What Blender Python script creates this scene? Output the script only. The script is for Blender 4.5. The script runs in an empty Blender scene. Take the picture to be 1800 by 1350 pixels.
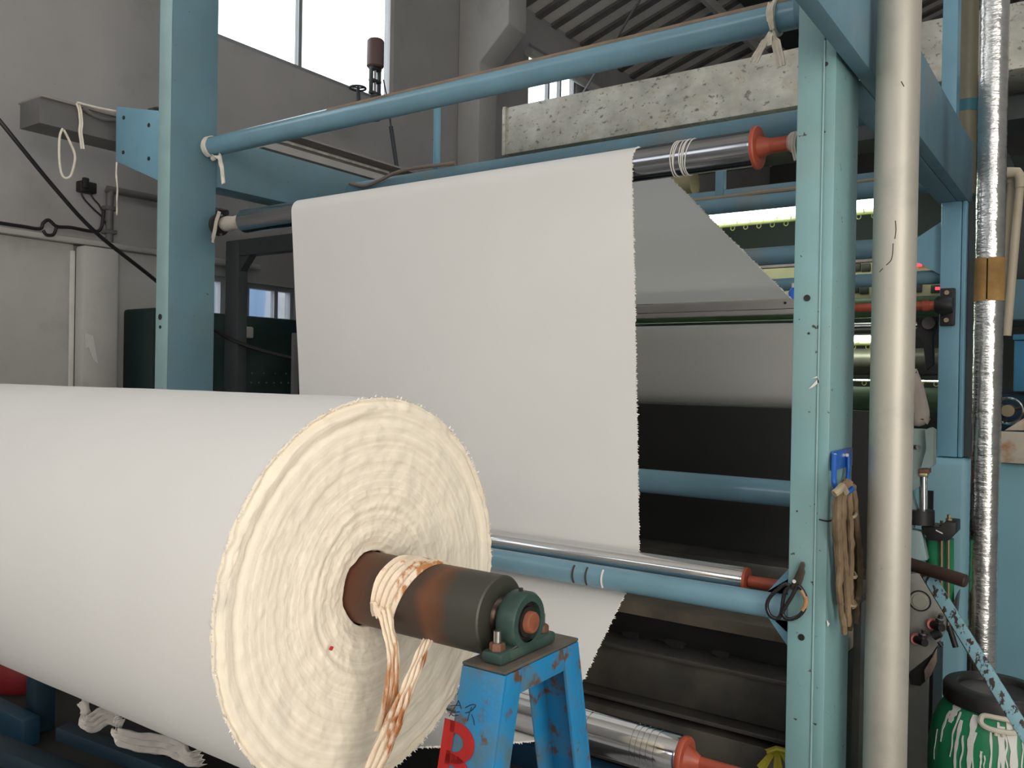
import bpy, bmesh, math, random
from mathutils import Vector, Matrix, noise as mnoise
random.seed(7)
S = bpy.context.scene
COL = S.collection
V = Vector
PI = math.pi

# ------------------------------------------------------------------ camera
FPX = 1500.0
YAW = math.atan2(FPX, 2142.0); PITCH = math.radians(.34); ROLL = .017
EYE = V((0, 0, 1.5))
F0 = V((-math.sin(YAW), math.cos(YAW), 0)); R0 = V((math.cos(YAW), math.sin(YAW), 0)); UZ = V((0, 0, 1))
CF = F0 * math.cos(PITCH) - UZ * math.sin(PITCH)
CU0 = UZ * math.cos(PITCH) + F0 * math.sin(PITCH)
CR = R0 * math.cos(ROLL) + CU0 * math.sin(ROLL)
CU = CU0 * math.cos(ROLL) - R0 * math.sin(ROLL)
cd = bpy.data.cameras.new('camera'); cam = bpy.data.objects.new('camera', cd); COL.objects.link(cam)
cd.sensor_width = 36; cd.lens = FPX / 1800 * 36; cd.clip_start = .05; cd.clip_end = 200
m = Matrix.Identity(4)
for i in range(3):
    m[i][0] = CR[i]; m[i][1] = CU[i]; m[i][2] = -CF[i]; m[i][3] = EYE[i]
cam.matrix_world = m
S.camera = cam

# ------------------------------------------------------------------ light
w = bpy.data.worlds.new('overcast_sky'); S.world = w; w.use_nodes = True
wb = w.node_tree.nodes['Background']
wb.inputs[0].default_value = (.95, .97, 1.0, 1); wb.inputs[1].default_value = 3.0
def area(name, loc, target, sx, sy, power, col):
    l = bpy.data.lights.new(name, 'AREA'); l.shape = 'RECTANGLE'; l.size = sx; l.size_y = sy
    l.energy = power; l.color = col
    o = bpy.data.objects.new(name, l); COL.objects.link(o); o.location = loc
    o.rotation_euler = (V(target) - V(loc)).to_track_quat('-Z', 'Y').to_euler()
    return o
area('added_door_fill', (2.36, -1.1, 2.1), (-2.0, .7, 1.3), 3.2, 3.2, 95, (1, .87, .70))  # area light added behind the viewer, as daylight from an unseen door
S.view_settings.view_transform = 'Standard'; S.view_settings.look = 'None'
S.view_settings.exposure = -0.03; S.view_settings.gamma = 1; S.view_settings.use_curve_mapping = False
S.cycles.use_denoising = True
S.cycles.max_bounces = 6; S.cycles.diffuse_bounces = 3; S.cycles.glossy_bounces = 3; S.cycles.use_adaptive_sampling = True; S.cycles.adaptive_threshold = .03; S.cycles.sample_clamp_indirect = 6

# ------------------------------------------------------------------ measuring helpers: a measured ray met with a plane of the hall
def ray(x, y): return CF + CR * ((x - 900) / FPX) - CU * ((y - 675) / FPX)
def PY(x, y, Y): d = ray(x, y); return EYE + d * (Y / d.y)
def PX(x, y, X): d = ray(x, y); return EYE + d * (X / d.x)
def PZ(x, y, Z): d = ray(x, y); return EYE + d * ((Z - 1.5) / d.z)

# ------------------------------------------------------------------ materials
MAT = {}
def mat(name, col, rough=.6, metal=0., var=.10, vscale=5., bump=0., bscale=60., chips=None, dust=None,
        stretch=None, streak=None, emit=None, spec=.5, trans=0., coat=0.):
    if name in MAT: return MAT[name]
    M = bpy.data.materials.new(name); M.use_nodes = True; MAT[name] = M
    N = M.node_tree.nodes; L = M.node_tree.links
    b = N['Principled BSDF']
    b.inputs['Roughness'].default_value = rough; b.inputs['Metallic'].default_value = metal
    b.inputs['Specular IOR Level'].default_value = spec
    b.inputs['Coat Weight'].default_value = coat
    b.inputs['Transmission Weight'].default_value = trans
    tc = N.new('ShaderNodeTexCoord'); mp = N.new('ShaderNodeMapping')
    L.new(tc.outputs['Object'], mp.inputs['Vector'])
    if stretch: mp.inputs['Scale'].default_value = stretch
    def nz(scale, detail=4., ro=.55):
        n = N.new('ShaderNodeTexNoise'); n.inputs['Scale'].default_value = scale
        n.inputs['Detail'].default_value = detail; n.inputs['Roughness'].default_value = ro
        L.new(mp.outputs['Vector'], n.inputs['Vector']); return n
    def ramp(n, a, c):
        r = N.new('ShaderNodeMapRange'); r.inputs[1].default_value = a; r.inputs[2].default_value = c
        L.new(n.outputs[0], r.inputs[0]); return r
    n1 = nz(vscale)
    mix = N.new('ShaderNodeMix'); mix.data_type = 'RGBA'
    mix.inputs[6].default_value = tuple(max(0, c * (1 - var)) for c in col) + (1,)
    mix.inputs[7].default_value = tuple(min(1, c * (1 + var)) for c in col) + (1,)
    L.new(ramp(n1, .3, .7).outputs[0], mix.inputs[0])
    out = mix.outputs[2]
    for lay in (dust, streak, chips):
        if not lay: continue
        c2, sc, lo, hi = lay
        n2 = nz(sc, 6, .6)
        mx = N.new('ShaderNodeMix'); mx.data_type = 'RGBA'
        L.new(ramp(n2, lo, hi).outputs[0], mx.inputs[0]); L.new(out, mx.inputs[6])
        mx.inputs[7].default_value = tuple(c2) + (1,)
        out = mx.outputs[2]
    L.new(out, b.inputs['Base Color'])
    if bump:
        n3 = nz(bscale, 5); bp = N.new('ShaderNodeBump'); bp.inputs['Strength'].default_value = bump
        bp.inputs['Distance'].default_value = .01
        L.new(n3.outputs[0], bp.inputs['Height']); L.new(bp.outputs[0], b.inputs['Normal'])
    if emit:
        b.inputs['Emission Color'].default_value = tuple(emit[0]) + (1,); b.inputs['Emission Strength'].default_value = emit[1]
    return M

teal = mat('teal_paint', (.205, .375, .385), .45, var=.10, vscale=3, chips=((.05, .035, .025), 42, .675, .69), dust=((.25, .30, .26), 2.2, .50, .85), bump=.04, bscale=90)
blue = mat('blue_paint', (.17, .36, .47), .42, var=.08, vscale=4, chips=((.06, .05, .045), 30, .72, .735), bump=.03, bscale=90)
bluedust = mat('dusty_blue_paint', (.125, .235, .295), .6, var=.12, vscale=5, dust=((.25, .22, .18), 3, .55, .9), bump=.05)
standblue = mat('stand_blue_paint', (.012, .19, .40), .38, var=.16, vscale=9, dust=((.08, .12, .12), 9, .47, .68), chips=((.10, .055, .03), 20, .56, .64), bump=.08, bscale=70)
grime = mat('grimy_top_plate', (.085, .075, .058), .6, var=.3, vscale=14, chips=((.16, .06, .02), 16, .56, .72), bump=.15, bscale=90)
chrome = mat('chrome', (.70, .71, .73), .13, 1, var=.10, vscale=8, stretch=(.2, 6, 6))
darkchrome = mat('dark_chrome', (.30, .31, .33), .17, 1, var=.14, vscale=10, stretch=(.3, 6, 6))
red = mat('red_oxide_paint', (.37, .07, .033), .45, var=.2, vscale=18, bump=.1)
galv = mat('galvanised_pipe', (.50, .475, .41), .50, .42, var=.08, vscale=3, dust=((.30, .30, .27), 6, .5, .9), chips=((.10, .09, .08), 45, .74, .75), bump=.04, bscale=120)
spangle = mat('spangled_duct_zinc', (.56, .55, .48), .5, .30, var=.25, vscale=6, chips=((.23, .215, .18), 26, .58, .66), dust=((.52, .47, .37), 9, .52, .70), stretch=(1, 1, 1.3), bump=.05)
foil = mat('crinkled_foil', (.78, .77, .75), .16, 1, var=.12, vscale=14, bump=.35, bscale=30, stretch=(1, 1, 2.6))
fabric = mat('white_cloth', (.76, .74, .71), .85, var=.02, vscale=2, bump=.03, bscale=400, spec=.2)
shaded_sheen = mat('shaded_sheen_cloth', (.52, .515, .49), .42, var=.02, vscale=2, spec=.35)  # same web cloth, darkened in colour for its shaded lower run
def cloth_through(M, f):
    N = M.node_tree.nodes; L = M.node_tree.links; b = N['Principled BSDF']
    t = N.new('ShaderNodeBsdfTranslucent'); t.inputs[0].default_value = (.80, .78, .74, 1)
    x = N.new('ShaderNodeMixShader'); x.inputs[0].default_value = f
    L.new(b.outputs[0], x.inputs[1]); L.new(t.outputs[0], x.inputs[2]); L.new(x.outputs[0], N['Material Output'].inputs[0])
thin_cloth = mat('thin_backlit_cloth', (.70, .69, .66), .45, var=.02, vscale=2, spec=.35); cloth_through(thin_cloth, .6)
fray = mat('frayed_cloth', (.82, .79, .73), .95, var=.06, vscale=30, spec=.1)
rag = mat('cream_rag', (.80, .67, .52), .9, var=.08, vscale=8, stretch=(9, 9, 1.0), streak=((.46, .20, .08), 4, .53, .62), spec=.15, bump=.2, bscale=12)
tie = mat('cotton_tie', (.80, .73, .62), .9, var=.12, vscale=30, spec=.1)
thread = mat('white_thread', (.74, .71, .66), .9, var=.05, spec=.1)
rusty = mat('rust_brown', (.16, .075, .045), .6, .3, var=.3, vscale=12, bump=.12)
oily = mat('oily_steel', (.07, .066, .058), .38, .4, var=.3, vscale=4, dust=((.15, .135, .11), 3, .5, .8))
black = mat('black_rubber', (.012, .012, .012), .5, var=.2)
blackgloss = mat('black_lacquer', (.015, .015, .016), .25, var=.2)
castgreen = mat('green_cast_iron', (.028, .062, .052), .45, .1, var=.2, vscale=14, dust=((.10, .11, .08), 12, .58, .75), bump=.08)
steel = mat('bare_steel', (.45, .44, .42), .3, 1, var=.2, vscale=20)
plaster = mat('grey_plaster', (.385, .375, .365), .9, var=.07, vscale=1.6, dust=((.27, .26, .24), 1.1, .55, .8), chips=((.20, .19, .18), 9, .72, .75), bump=.12, bscale=14)
plaster2 = mat('pale_plaster', (.47, .455, .43), .9, var=.08, vscale=2, dust=((.33, .31, .28), 2.5, .55, .8), bump=.1, bscale=16)
concrete = mat('concrete_floor', (.36, .35, .33), .8, var=.25, vscale=2, bump=.1)
roofpan = mat('roof_sheet', (.74, .70, .64), .8, var=.1, vscale=1)
roofdark = mat('roof_rib_steel', (.15, .145, .135), .8, var=.2)
palepipe = mat('pale_pipe', (.50, .48, .45), .7, var=.08)
greymetal = mat('grey_sheet', (.14, .135, .13), .55, var=.1)
darkgreen = mat('dark_green_paint', (.008, .027, .026), .5, var=.15)
slate = mat('dark_slate_paint', (.04, .05, .052), .55, var=.15)
bluegrey = mat('machine_blue', (.25, .475, .56), .5, var=.06, vscale=2, chips=((.6, .6, .58), 40, .765, .77))
greyplate = mat('grey_paint_plate', (.24, .24, .215), .45, var=.12, vscale=10, bump=.05)
greenbar = mat('green_plastic', (.02, .23, .10), .35, var=.12, vscale=5)
drip = mat('white_drip_paint', (.75, .74, .70), .6, var=.05)
ropem = mat('brown_rope', (.20, .145, .09), .95, var=.35, vscale=40, stretch=(1, 1, .25), bump=.5, bscale=60, spec=.1)
cardboard = mat('brown_pipe_lagging', (.33, .19, .06), .85, var=.25, vscale=12, bump=.2)
pvc = mat('cream_pvc', (.50, .43, .31), .5, var=.06)
beige = mat('beige_panel', (.40, .36, .24), .6, var=.06)
olive = mat('olive_pipe', (.17, .155, .105), .5, .3, var=.15)
hookblue = mat('hook_blue', (.01, .10, .42), .35, var=.15)
redpaint = mat('red_stencil_paint', (.36, .010, .008), .5, var=.15, vscale=20)
ink = mat('marker_ink', (.01, .012, .02), .5, var=.1)
ringpaint = mat('brown_ring_paint', (.06, .035, .03), .6)
glassm = None
def glass():
    global glassm
    if glassm: return glassm
    M = bpy.data.materials.new('window_glass'); M.use_nodes = True; N = M.node_tree.nodes; L = M.node_tree.links
    N.remove(N['Principled BSDF'])
    t = N.new('ShaderNodeBsdfTransparent'); g = N.new('ShaderNodeBsdfGlossy'); g.inputs[1].default_value = .05
    t.inputs[0].default_value = (.93, .95, .96, 1)
    n = N.new('ShaderNodeTexNoise'); n.inputs['Scale'].default_value = 3
    mr = N.new('ShaderNodeMapRange'); mr.inputs[3].default_value = .03; mr.inputs[4].default_value = .09
    L.new(n.outputs[0], mr.inputs[0])
    x = N.new('ShaderNodeMixShader'); L.new(mr.outputs[0], x.inputs[0]); L.new(t.outputs[0], x.inputs[1]); L.new(g.outputs[0], x.inputs[2])
    L.new(x.outputs[0], N['Material Output'].inputs[0]); glassm = M
    return M

# ------------------------------------------------------------------ mesh helpers
class MB:
    def __init__(s): s.v = []; s.f = []
    def add(s, vs, fs):
        o = len(s.v); s.v += [V(a) for a in vs]; s.f += [tuple(i + o for i in q) for q in fs]; return s
    def box(s, a, b):
        x0, x1 = sorted((a[0], b[0])); y0, y1 = sorted((a[1], b[1])); z0, z1 = sorted((a[2], b[2]))
        return s.add([(x0,y0,z0),(x1,y0,z0),(x1,y1,z0),(x0,y1,z0),(x0,y0,z1),(x1,y0,z1),(x1,y1,z1),(x0,y1,z1)],
                     [(0,3,2,1),(4,5,6,7),(0,1,5,4),(1,2,6,5),(2,3,7,6),(3,0,4,7)])
    def bar(s, p, q, w, h, up=UZ):
        p = V(p); q = V(q); d = (q - p).normalized(); up = V(up)
        if abs(d.dot(up)) > .99: up = V((0, 1, 0))
        a = d.cross(up).normalized(); b = a.cross(d).normalized()
        c = [(-1,-1),(1,-1),(1,1),(-1,1)]
        vs = [e + a * (i * w / 2) + b * (j * h / 2) for e in (p, q) for i, j in c]
        return s.add(vs, [(0,1,2,3),(7,6,5,4),(0,4,5,1),(1,5,6,2),(2,6,7,3),(3,7,4,0)])
    def lathe(s, p, d, prof, n=32, caps=True):
        p = V(p); d = V(d).normalized(); h = V((0,0,1)) if abs(d.z) < .9 else V((1,0,0))
        a = d.cross(h).normalized(); b = d.cross(a).normalized()
        vs = []; fs = []
        for t, r in prof:
            for k in range(n):
                an = 2 * PI * k / n; vs.append(p + d * t + (a * math.cos(an) + b * math.sin(an)) * r)
        for i in range(len(prof) - 1):
            for k in range(n):
                k2 = (k + 1) % n; fs.append((i*n+k, i*n+k2, (i+1)*n+k2, (i+1)*n+k))
        if caps: fs.append(tuple(range(n))[::-1]); fs.append(tuple((len(prof)-1)*n + k for k in range(n)))
        return s.add(vs, fs)
    def cyl(s, p, q, r, r2=None, n=28):
        p = V(p); q = V(q); r2 = r if r2 is None else r2
        return s.lathe(p, q - p, [(0, r), ((q - p).length, r2)], n)
    def tube(s, pts, r, n=10, closed=False):
        pts = [V(p) for p in pts]; m = len(pts); vs = []; fs = []; pa = None
        for i, p in enumerate(pts):
            if closed: d = pts[(i+1) % m] - pts[i-1]
            else: d = pts[min(i+1, m-1)] - pts[max(i-1, 0)]
            d.normalize()
            if pa is None:
                h = V((0,0,1)) if abs(d.z) < .9 else V((1,0,0)); a = d.cross(h).normalized()
            else:
                a = (pa - d * pa.dot(d)).normalized()
            pa = a; b = d.cross(a); rr = r[i] if isinstance(r, (list, tuple)) else r
            for k in range(n):
                an = 2*PI*k/n; vs.append(p + (a*math.cos(an) + b*math.sin(an)) * rr)
        for i in range(m if closed else m - 1):
            j = (i + 1) % m
            for k in range(n):
                k2 = (k+1) % n; fs.append((i*n+k, i*n+k2, j*n+k2, j*n+k))
        if not closed: fs.append(tuple(range(n))[::-1]); fs.append(tuple((m-1)*n+k for k in range(n)))
        return s.add(vs, fs)
    def prism(s, poly, ex):
        ex = V(ex); n = len(poly); P_ = [V(p) for p in poly]
        return s.add(P_ + [p + ex for p in P_], [tuple(range(n)), tuple(range(2*n-1, n-1, -1))] +
                     [(i, i+n, (i+1) % n + n, (i+1) % n) for i in range(n)])
    def ribbon(s, pts, wid, side, th=.002, folds=0, amp=0.):
        # a strip of cloth: path, widths, side direction(s), small folds across
        pts = [V(p) for p in pts]; m = len(pts); k = max(2, folds * 2 + 2); vs = []; fs = []
        for i, p in enumerate(pts):
            wv = wid[i] if isinstance(wid, (list, tuple)) else wid
            sd = V(side[i] if isinstance(side, list) else side).normalized()
            d = (pts[min(i+1, m-1)] - pts[max(i-1, 0)]).normalized()
            sd = (sd - d * sd.dot(d)).normalized(); nn = d.cross(sd).normalized()
            for j in range(k):
                u = j / (k - 1) - .5; e = nn * (amp * (1 if j % 2 else -1) * (1 + .4 * math.sin(i * 1.3 + j)))
                vs.append(p + sd * (u * wv) + e)
        for i in range(m): # back side
            for j in range(k):
                d = (pts[min(i+1, m-1)] - pts[max(i-1, 0)]).normalized()
                sd = V(side[i] if isinstance(side, list) else side).normalized(); sd = (sd - d * sd.dot(d)).normalized()
                vs.append(vs[i*k+j] + d.cross(sd).normalized() * th)
        o = m * k
        for i in range(m - 1):
            for j in range(k - 1):
                q = (i*k+j, i*k+j+1, (i+1)*k+j+1, (i+1)*k+j); fs.append(q); fs.append(tuple(o + t for t in q[::-1]))
            fs.append((i*k, (i+1)*k, o+(i+1)*k, o+i*k)); fs.append((i*k+k-1, o+i*k+k-1, o+(i+1)*k+k-1, (i+1)*k+k-1))
        fs.append(tuple(range(k)) [::-1] + tuple(o + j for j in range(k))); e = (m-1)*k
        fs.append(tuple(e + j for j in range(k)) + tuple(o + e + j for j in reversed(range(k))))
        return s.add(vs, fs)
    def build(s, name, material, parent=None, bevel=0., smooth=40., origin=None, seg=2):
        me = bpy.data.meshes.new(name)
        lo = V([min(v[i] for v in s.v) for i in range(3)]); hi = V([max(v[i] for v in s.v) for i in range(3)])
        o0 = V(origin) if origin else V(((lo.x+hi.x)/2, (lo.y+hi.y)/2, lo.z))
        me.from_pydata([v - o0 for v in s.v], [], s.f); me.update()
        bm = bmesh.new(); bm.from_mesh(me)
        bmesh.ops.recalc_face_normals(bm, faces=bm.faces)
        if bevel:
            es = [e for e in bm.edges if len(e.link_faces) == 2 and e.calc_face_angle(0) > .5]
            bmesh.ops.bevel(bm, geom=es, offset=bevel, segments=seg, affect='EDGES', profile=.5)
        bm.to_mesh(me); bm.free()
        if smooth:
            me.polygons.foreach_set('use_smooth', [True] * len(me.polygons)); me.set_sharp_from_angle(angle=math.radians(smooth))
        me.materials.append(material)
        o = bpy.data.objects.new(name, me); COL.objects.link(o); o.location = o0
        if parent: setparent(o, parent)
        return o
def world_of(o):
    M = Matrix.Translation(o.location)
    return M if not o.parent else M
WORLDLOC = {}
def setparent(o, p):
    # every object here is only translated, so a part keeps its place with a local offset
    wl = o.location.copy(); WORLDLOC[o.name] = wl
    pw = WORLDLOC.get(p.name, p.location)
    o.parent = p; o.location = wl - pw
def tag(o, label, cat=None, group=None, kind=None):
    o['label'] = label
    if cat: o['category'] = cat
    if group: o['group'] = group
    if kind: o['kind'] = kind
    return o
def thing(name, loc, label, cat, group=None, kind=None):
    e = bpy.data.objects.new(name, None); COL.objects.link(e); e.location = loc; e.empty_display_size = .1
    return tag(e, label, cat, group, kind)
def struct(o, label=None, cat=None):
    o['kind'] = 'structure'
    if label: o['label'] = label
    if cat: o['category'] = cat
    return o
def lerp(a, b, t): return a + (b - a) * t
def arc(cx, cz, r, a0, a1, n):   # in the Y-Z plane, degrees
    return [(cx + r*math.cos(math.radians(a0 + (a1-a0)*i/n)), cz + r*math.sin(math.radians(a0 + (a1-a0)*i/n))) for i in range(n+1)]
def smoothpath(pts, n=6):
    pts = [V(p) for p in pts]; out = []
    for i in range(len(pts) - 1):
        p0 = pts[max(i-1, 0)]; p1 = pts[i]; p2 = pts[i+1]; p3 = pts[min(i+2, len(pts)-1)]
        for k in range(n):
            t = k / n
            out.append(.5 * ((2*p1) + (p2-p0)*t + (2*p0-5*p1+4*p2-p3)*t*t + (3*p1-p0-3*p2+p3)*t**3))
    out.append(pts[-1]); return out
def nz3(x, y, z): return mnoise.noise(V((x, y, z)))

# ================================================================== THE HALL
XW = -5.0; EAVE = 5.315; SLOPE = .33
fl = MB().box((-8, -4.2, -.1), (4.2, 16, 0)).build('floor', concrete, smooth=0)
struct(fl, 'dark concrete factory floor under the machine', 'floor')

def wall_with_holes(x0, x1, ylim, zlim, holes):
    ys = sorted({ylim[0], ylim[1], *[h[0] for h in holes], *[h[1] for h in holes]})
    zs = sorted({zlim[0], zlim[1], *[h[2] for h in holes], *[h[3] for h in holes]})
    mb = MB()
    for i in range(len(ys)-1):
        for j in range(len(zs)-1):
            cy = (ys[i]+ys[i+1])/2; cz = (zs[j]+zs[j+1])/2
            if any(h[0] < cy < h[1] and h[2] < cz < h[3] for h in holes): continue
            mb.box((x0, ys[i], zs[j]), (x1, ys[i+1], zs[j+1]))
    return mb
W1 = (3.27, 5.32, 3.785, 5.2)        # big clerestory
W2 = (7.34, 8.32, 3.785, 5.0)      # far clerestory
W3 = (3.0, 3.69, 1.75, 2.17)       # low windows
W4 = (3.86, 4.30, 1.75, 2.15)
W5 = (12.2, 13.2, 2.3, 3.6)
W6 = (-.9, 1.7, 3.785, 5.2); W7 = (-3.6, -1.5, 3.785, 5.2)  # unseen windows added to brighten the roof and roll
wl = wall_with_holes(XW-.09, XW, (-4.1, 15), (0, EAVE+.05), [W1, W2, W3, W4, W5, W6, W7]).build('wall_left', plaster, smooth=0)
struct(wl, 'grey plastered side wall behind the machine with high windows', 'wall')
# thicker lower courses under a ledge, and the pilasters
lo = MB()
lo.box((XW+.003, -1.6, 0), (XW+.055, 2.60, 2.24)); lo.box((XW+.003, 2.82, 0), (XW+.055, 3.25, 2.24))
lo.build('wall_thickening', plaster2, wl, bevel=.008)
lg = MB().box((XW+.003, -1.6, 2.24), (XW+.10, 3.9, 2.275)).build('ledge', plaster2, wl, bevel=.01)
pl = MB().box((XW+.06, 2.60, 0), (XW+.16, 2.82, 2.23)).build('pilaster', plaster2, wl, bevel=.02)
pc = [PX(148, 585, XW+.163), PX(163, 590, XW+.163), PX(172, 640, XW+.163), PX(163, 632, XW+.163), PX(155, 610, XW+.163), PX(150, 612, XW+.163)]
MB().prism(pc, (.004, 0, 0)).build('plaster_patch', mat('bare_white_plaster', (.62, .61, .58), .9), pl)
MB().box((XW+.056, 2.572, 0), (XW+.072, 2.60, 2.20)).build('edge_strip', mat('pale_strip', (.62, .60, .55), .8), wl, bevel=.004)
# column with a corbel near the far end of the window wall
Yc0, Yc1 = 6.18, 6.46
cx = XW + .25
prof = [(XW+.003, 0), (cx, 0), (cx, 4.38), (cx+.32, 4.66), (cx+.32, 5.05), (XW+.003, 5.05)]
MB().prism([(x, Yc0, z) for x, z in prof], (0, Yc1-Yc0, 0)).build('corbel_column', plaster2, wl, bevel=.012)
# far wall and right wall of the hall
wb_ = MB().box((-7, 15, 0), (4.2, 15.2, 9)).build('wall_back', mat('dim_wall', (.075, .072, .068), .9, var=.2, vscale=1), smooth=0)  # dark colour holds the gloom of the deep interior
struct(wb_, 'dark far end wall of the hall', 'wall')
wr = wall_with_holes(2.5, 2.7, (-4, 15), (0, 8.2), [(-2.8, .6, 0, 3.8)]).build('wall_right', plaster2, smooth=0)  # unseen door opening added to carry the warm side light
struct(wr, 'side wall on the far right of the hall with a door opening added for light', 'wall')
wf = MB()  # high window band left open here as added fill light
for a_, b_ in (((-5.2, 0), (3.8, 2.9)), ((-5.2, 4.7), (3.8, 8.2)), ((-5.2, 2.9), (-4.2, 4.7)), ((2.0, 2.9), (3.8, 4.7)), ((-1.6, 2.9), (-1.0, 4.7))):
    wf.box((a_[0], -4.2, a_[1]), (b_[0], -4.0, b_[1]))
wf = wf.build('wall_front', plaster2, smooth=0); struct(wf, 'wall behind the viewer with a high window band added for fill', 'wall')
# roof: sloped sheets with ribs and a trussed purlin
def rz(x): return EAVE + .02 + (x - XW) * SLOPE
ce = MB()
SKX, SKY = (.35, 2.3), (-1.0, 10.0)  # unseen skylight opening added for top light
for xa, xb, ya, yb in ((XW-.3, SKX[0], -4.3, 15.2), (SKX[1], 4.2, -4.3, 15.2), (SKX[0], SKX[1], -4.3, SKY[0]), (SKX[0], SKX[1], SKY[1], 15.2)):
    ce.prism([(xa, ya, rz(xa)), (xb, ya, rz(xb)), (xb, ya, rz(xb)+.05), (xa, ya, rz(xa)+.05)], (0, yb-ya, 0))
ceil = ce.build('ceiling', roofpan, smooth=0); struct(ceil, 'sloped sheet roof with dark ribs', 'ceiling')
MB().prism([(SKX[0], SKY[0], rz(SKX[0])+.02), (SKX[1], SKY[0], rz(SKX[1])+.02), (SKX[1], SKY[0], rz(SKX[1])+.026), (SKX[0], SKY[0], rz(SKX[0])+.026)], (0, SKY[1]-SKY[0], 0)).build('added_skylight_pane', glass(), ceil)
rib0 = None
Yr = 5.0
while Yr < 14.5:
    if rib0 is None:
        rib0 = MB().prism([(XW+.01, Yr, rz(XW)-.035), (.3, Yr, rz(.3)-.035), (.3, Yr, rz(.3)-.002), (XW+.01, Yr, rz(XW)-.002)], (0, .10, 0)).build('roof_rib', roofdark, ceil)
        y0r = Yr
    else:
        c = rib0.copy(); COL.objects.link(c); c.location.y += Yr - y0r
    Yr += .305
MB().bar((-3.63, 4, rz(-3.63)-.16), (-3.63, 14.8, rz(-3.63)-.16), .055, .11).build('purlin', palepipe, ceil)
MB().bar((-3.30, 4, rz(-3.30)-.13), (-3.30, 14.8, rz(-3.30)-.13), .30, .05).build('purlin_plate', slate, ceil)
MB().bar((-1.2, 4, rz(-1.2)-.16), (-1.2, 14.8, rz(-1.2)-.16), .07, .14).build('purlin', palepipe, ceil)
a = PY(1127, -4, 6.6); b = PY(1022, 168, 8.2)
MB().cyl(a, b, .012, n=8).build('tie_rod', roofdark, ceil)
a = PX(928, 90, XW+.12); b = PX(1110, 192, XW+.12)
MB().cyl(a, b, .045, n=12).build('wall_pipe', palepipe, ceil)

# ---- windows
alu = mat('window_alloy', (.30, .31, .32), .45, .4, var=.06)
def window(n, h, label, mull=(), x=XW-.05, fr=.035):
    y0, y1, z0, z1 = h
    e = thing('window_%d' % n, (x, (y0+y1)/2, z0), label, 'window', kind='structure')
    fm = MB()
    fm.box((x-.03, y0, z0), (x+.03, y1, z0+fr)); fm.box((x-.03, y0, z1-fr), (x+.03, y1, z1))
    fm.box((x-.03, y0, z0+fr), (x+.03, y0+fr, z1-fr)); fm.box((x-.03, y1-fr, z0+fr), (x+.03, y1, z1-fr))
    fm.build('window_frame', alu, e)
    edges = [y0+fr] + list(mull) + [y1-fr]
    for q in mull: MB().box((x-.022, q-.016, z0+fr), (x+.022, q+.016, z1-fr)).build('mullion', alu, e)
    for i in range(len(edges)-1):
        MB().box((x-.004, edges[i]+.016, z0+fr), (x+.002, edges[i+1]-.016, z1-fr)).build('pane', glass(), e)
    return e
window(1, W1, 'large bright high window above the upper blue tube, two tall panes', (4.33,))
window(2, W2, 'small far high window seen just above the galvanised duct', (7.78, 8.02))
window(3, W3, 'narrow low blue-lit window beside the left post')
window(4, W4, 'low blue-lit window left of the hanging fabric', (4.14,))
window(6, W6, 'added unseen high window of the left wall nearer the viewer', (.4,))
window(7, W7, 'nearest unseen high window added to the left wall', (-2.5,))
window(5, W5, 'tiny bright far window behind the brown reel')
for h, nm in ((W1, 1),):
    MB().box((XW-.018, h[1]-.05, h[2]), (XW-.001, h[1]-.001, h[3])).build('reveal', plaster2, wl)
# sheeted yard wall seen through the low windows
yd = MB().box((XW-2.6, 1.0, 0), (XW-2.5, 8.5, 2.9)).build('yard_wall', mat('blue_yard_sheeting', (.34, .52, .80), .7, var=.12, vscale=1.2, stretch=(1, 3, .3), streak=((.62, .72, .84), 1.6, .5, .6)), smooth=0)
struct(yd, 'blue sheeted wall outside the low windows', 'wall')
for i in range(9):
    MB().box((XW-2.5, 1.4+i*.8, 0), (XW-2.44, 1.5+i*.8, 2.9)).build('sheeting_post', mat('white_post', (.7, .72, .74), .7), yd)

# ---- services on the left wall
co = thing('wall_conduit', (XW+.04, 2.8, 2.3), 'grey conduit with an elbow climbing the left wall above the ledge', 'pipe')
Xc = XW + .035
p = [PX(192, 440, Xc), PX(193, 348, Xc), PX(196, 337, Xc), PX(206, 333, Xc), PX(400, 335, Xc)]
p[3].z = p[4].z = p[2].z + .012
MB().tube(smoothpath(p, 4), .022, 12).build('conduit_tube', greymetal, co)
for q in (.35, .8):
    c = lerp(p[0], p[1], q); MB().box((XW+.003, c.y-.035, c.z-.012), (XW+.062, c.y+.035, c.z+.012)).build('clip', greymetal, co, bevel=.003)
so = thing('wall_socket', PX(147, 340, XW), 'small black socket with two drooping wires on the left wall', 'socket')
c = PX(147, 330, XW); c2 = PX(140, 322, XW)
MB().box((XW+.002, c.y-.05, c.z-.035), (XW+.06, c.y+.05, c.z+.03)).build('socket_body', black, so, bevel=.008)
MB().box((XW+.06, c.y-.045, c.z-.015), (XW+.085, c.y-.01, c.z+.045)).build('plug', black, so, bevel=.006)
for ends in ([(143, 340), (150, 352), (165, 368), (178, 380), (186, 395)], [(158, 338), (165, 350), (174, 360), (180, 372)]):
    MB().tube(smoothpath([PX(x, y, XW+.03) for x, y in ends], 5), .005, 6).build('wire', black, so)
MB().tube(smoothpath([PX(x, y, XW+.09) for x, y in [(-40, 384), (0, 392), (40, 398), (70, 402), (76, 392), (86, 387), (100, 398), (125, 400), (165, 407), (178, 400), (182, 370)]], 6), .010, 8).build('wall_cable', black)
tag(bpy.data.objects['wall_cable'], 'thick black cable looping along the ledge of the left wall', 'cable')
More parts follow.
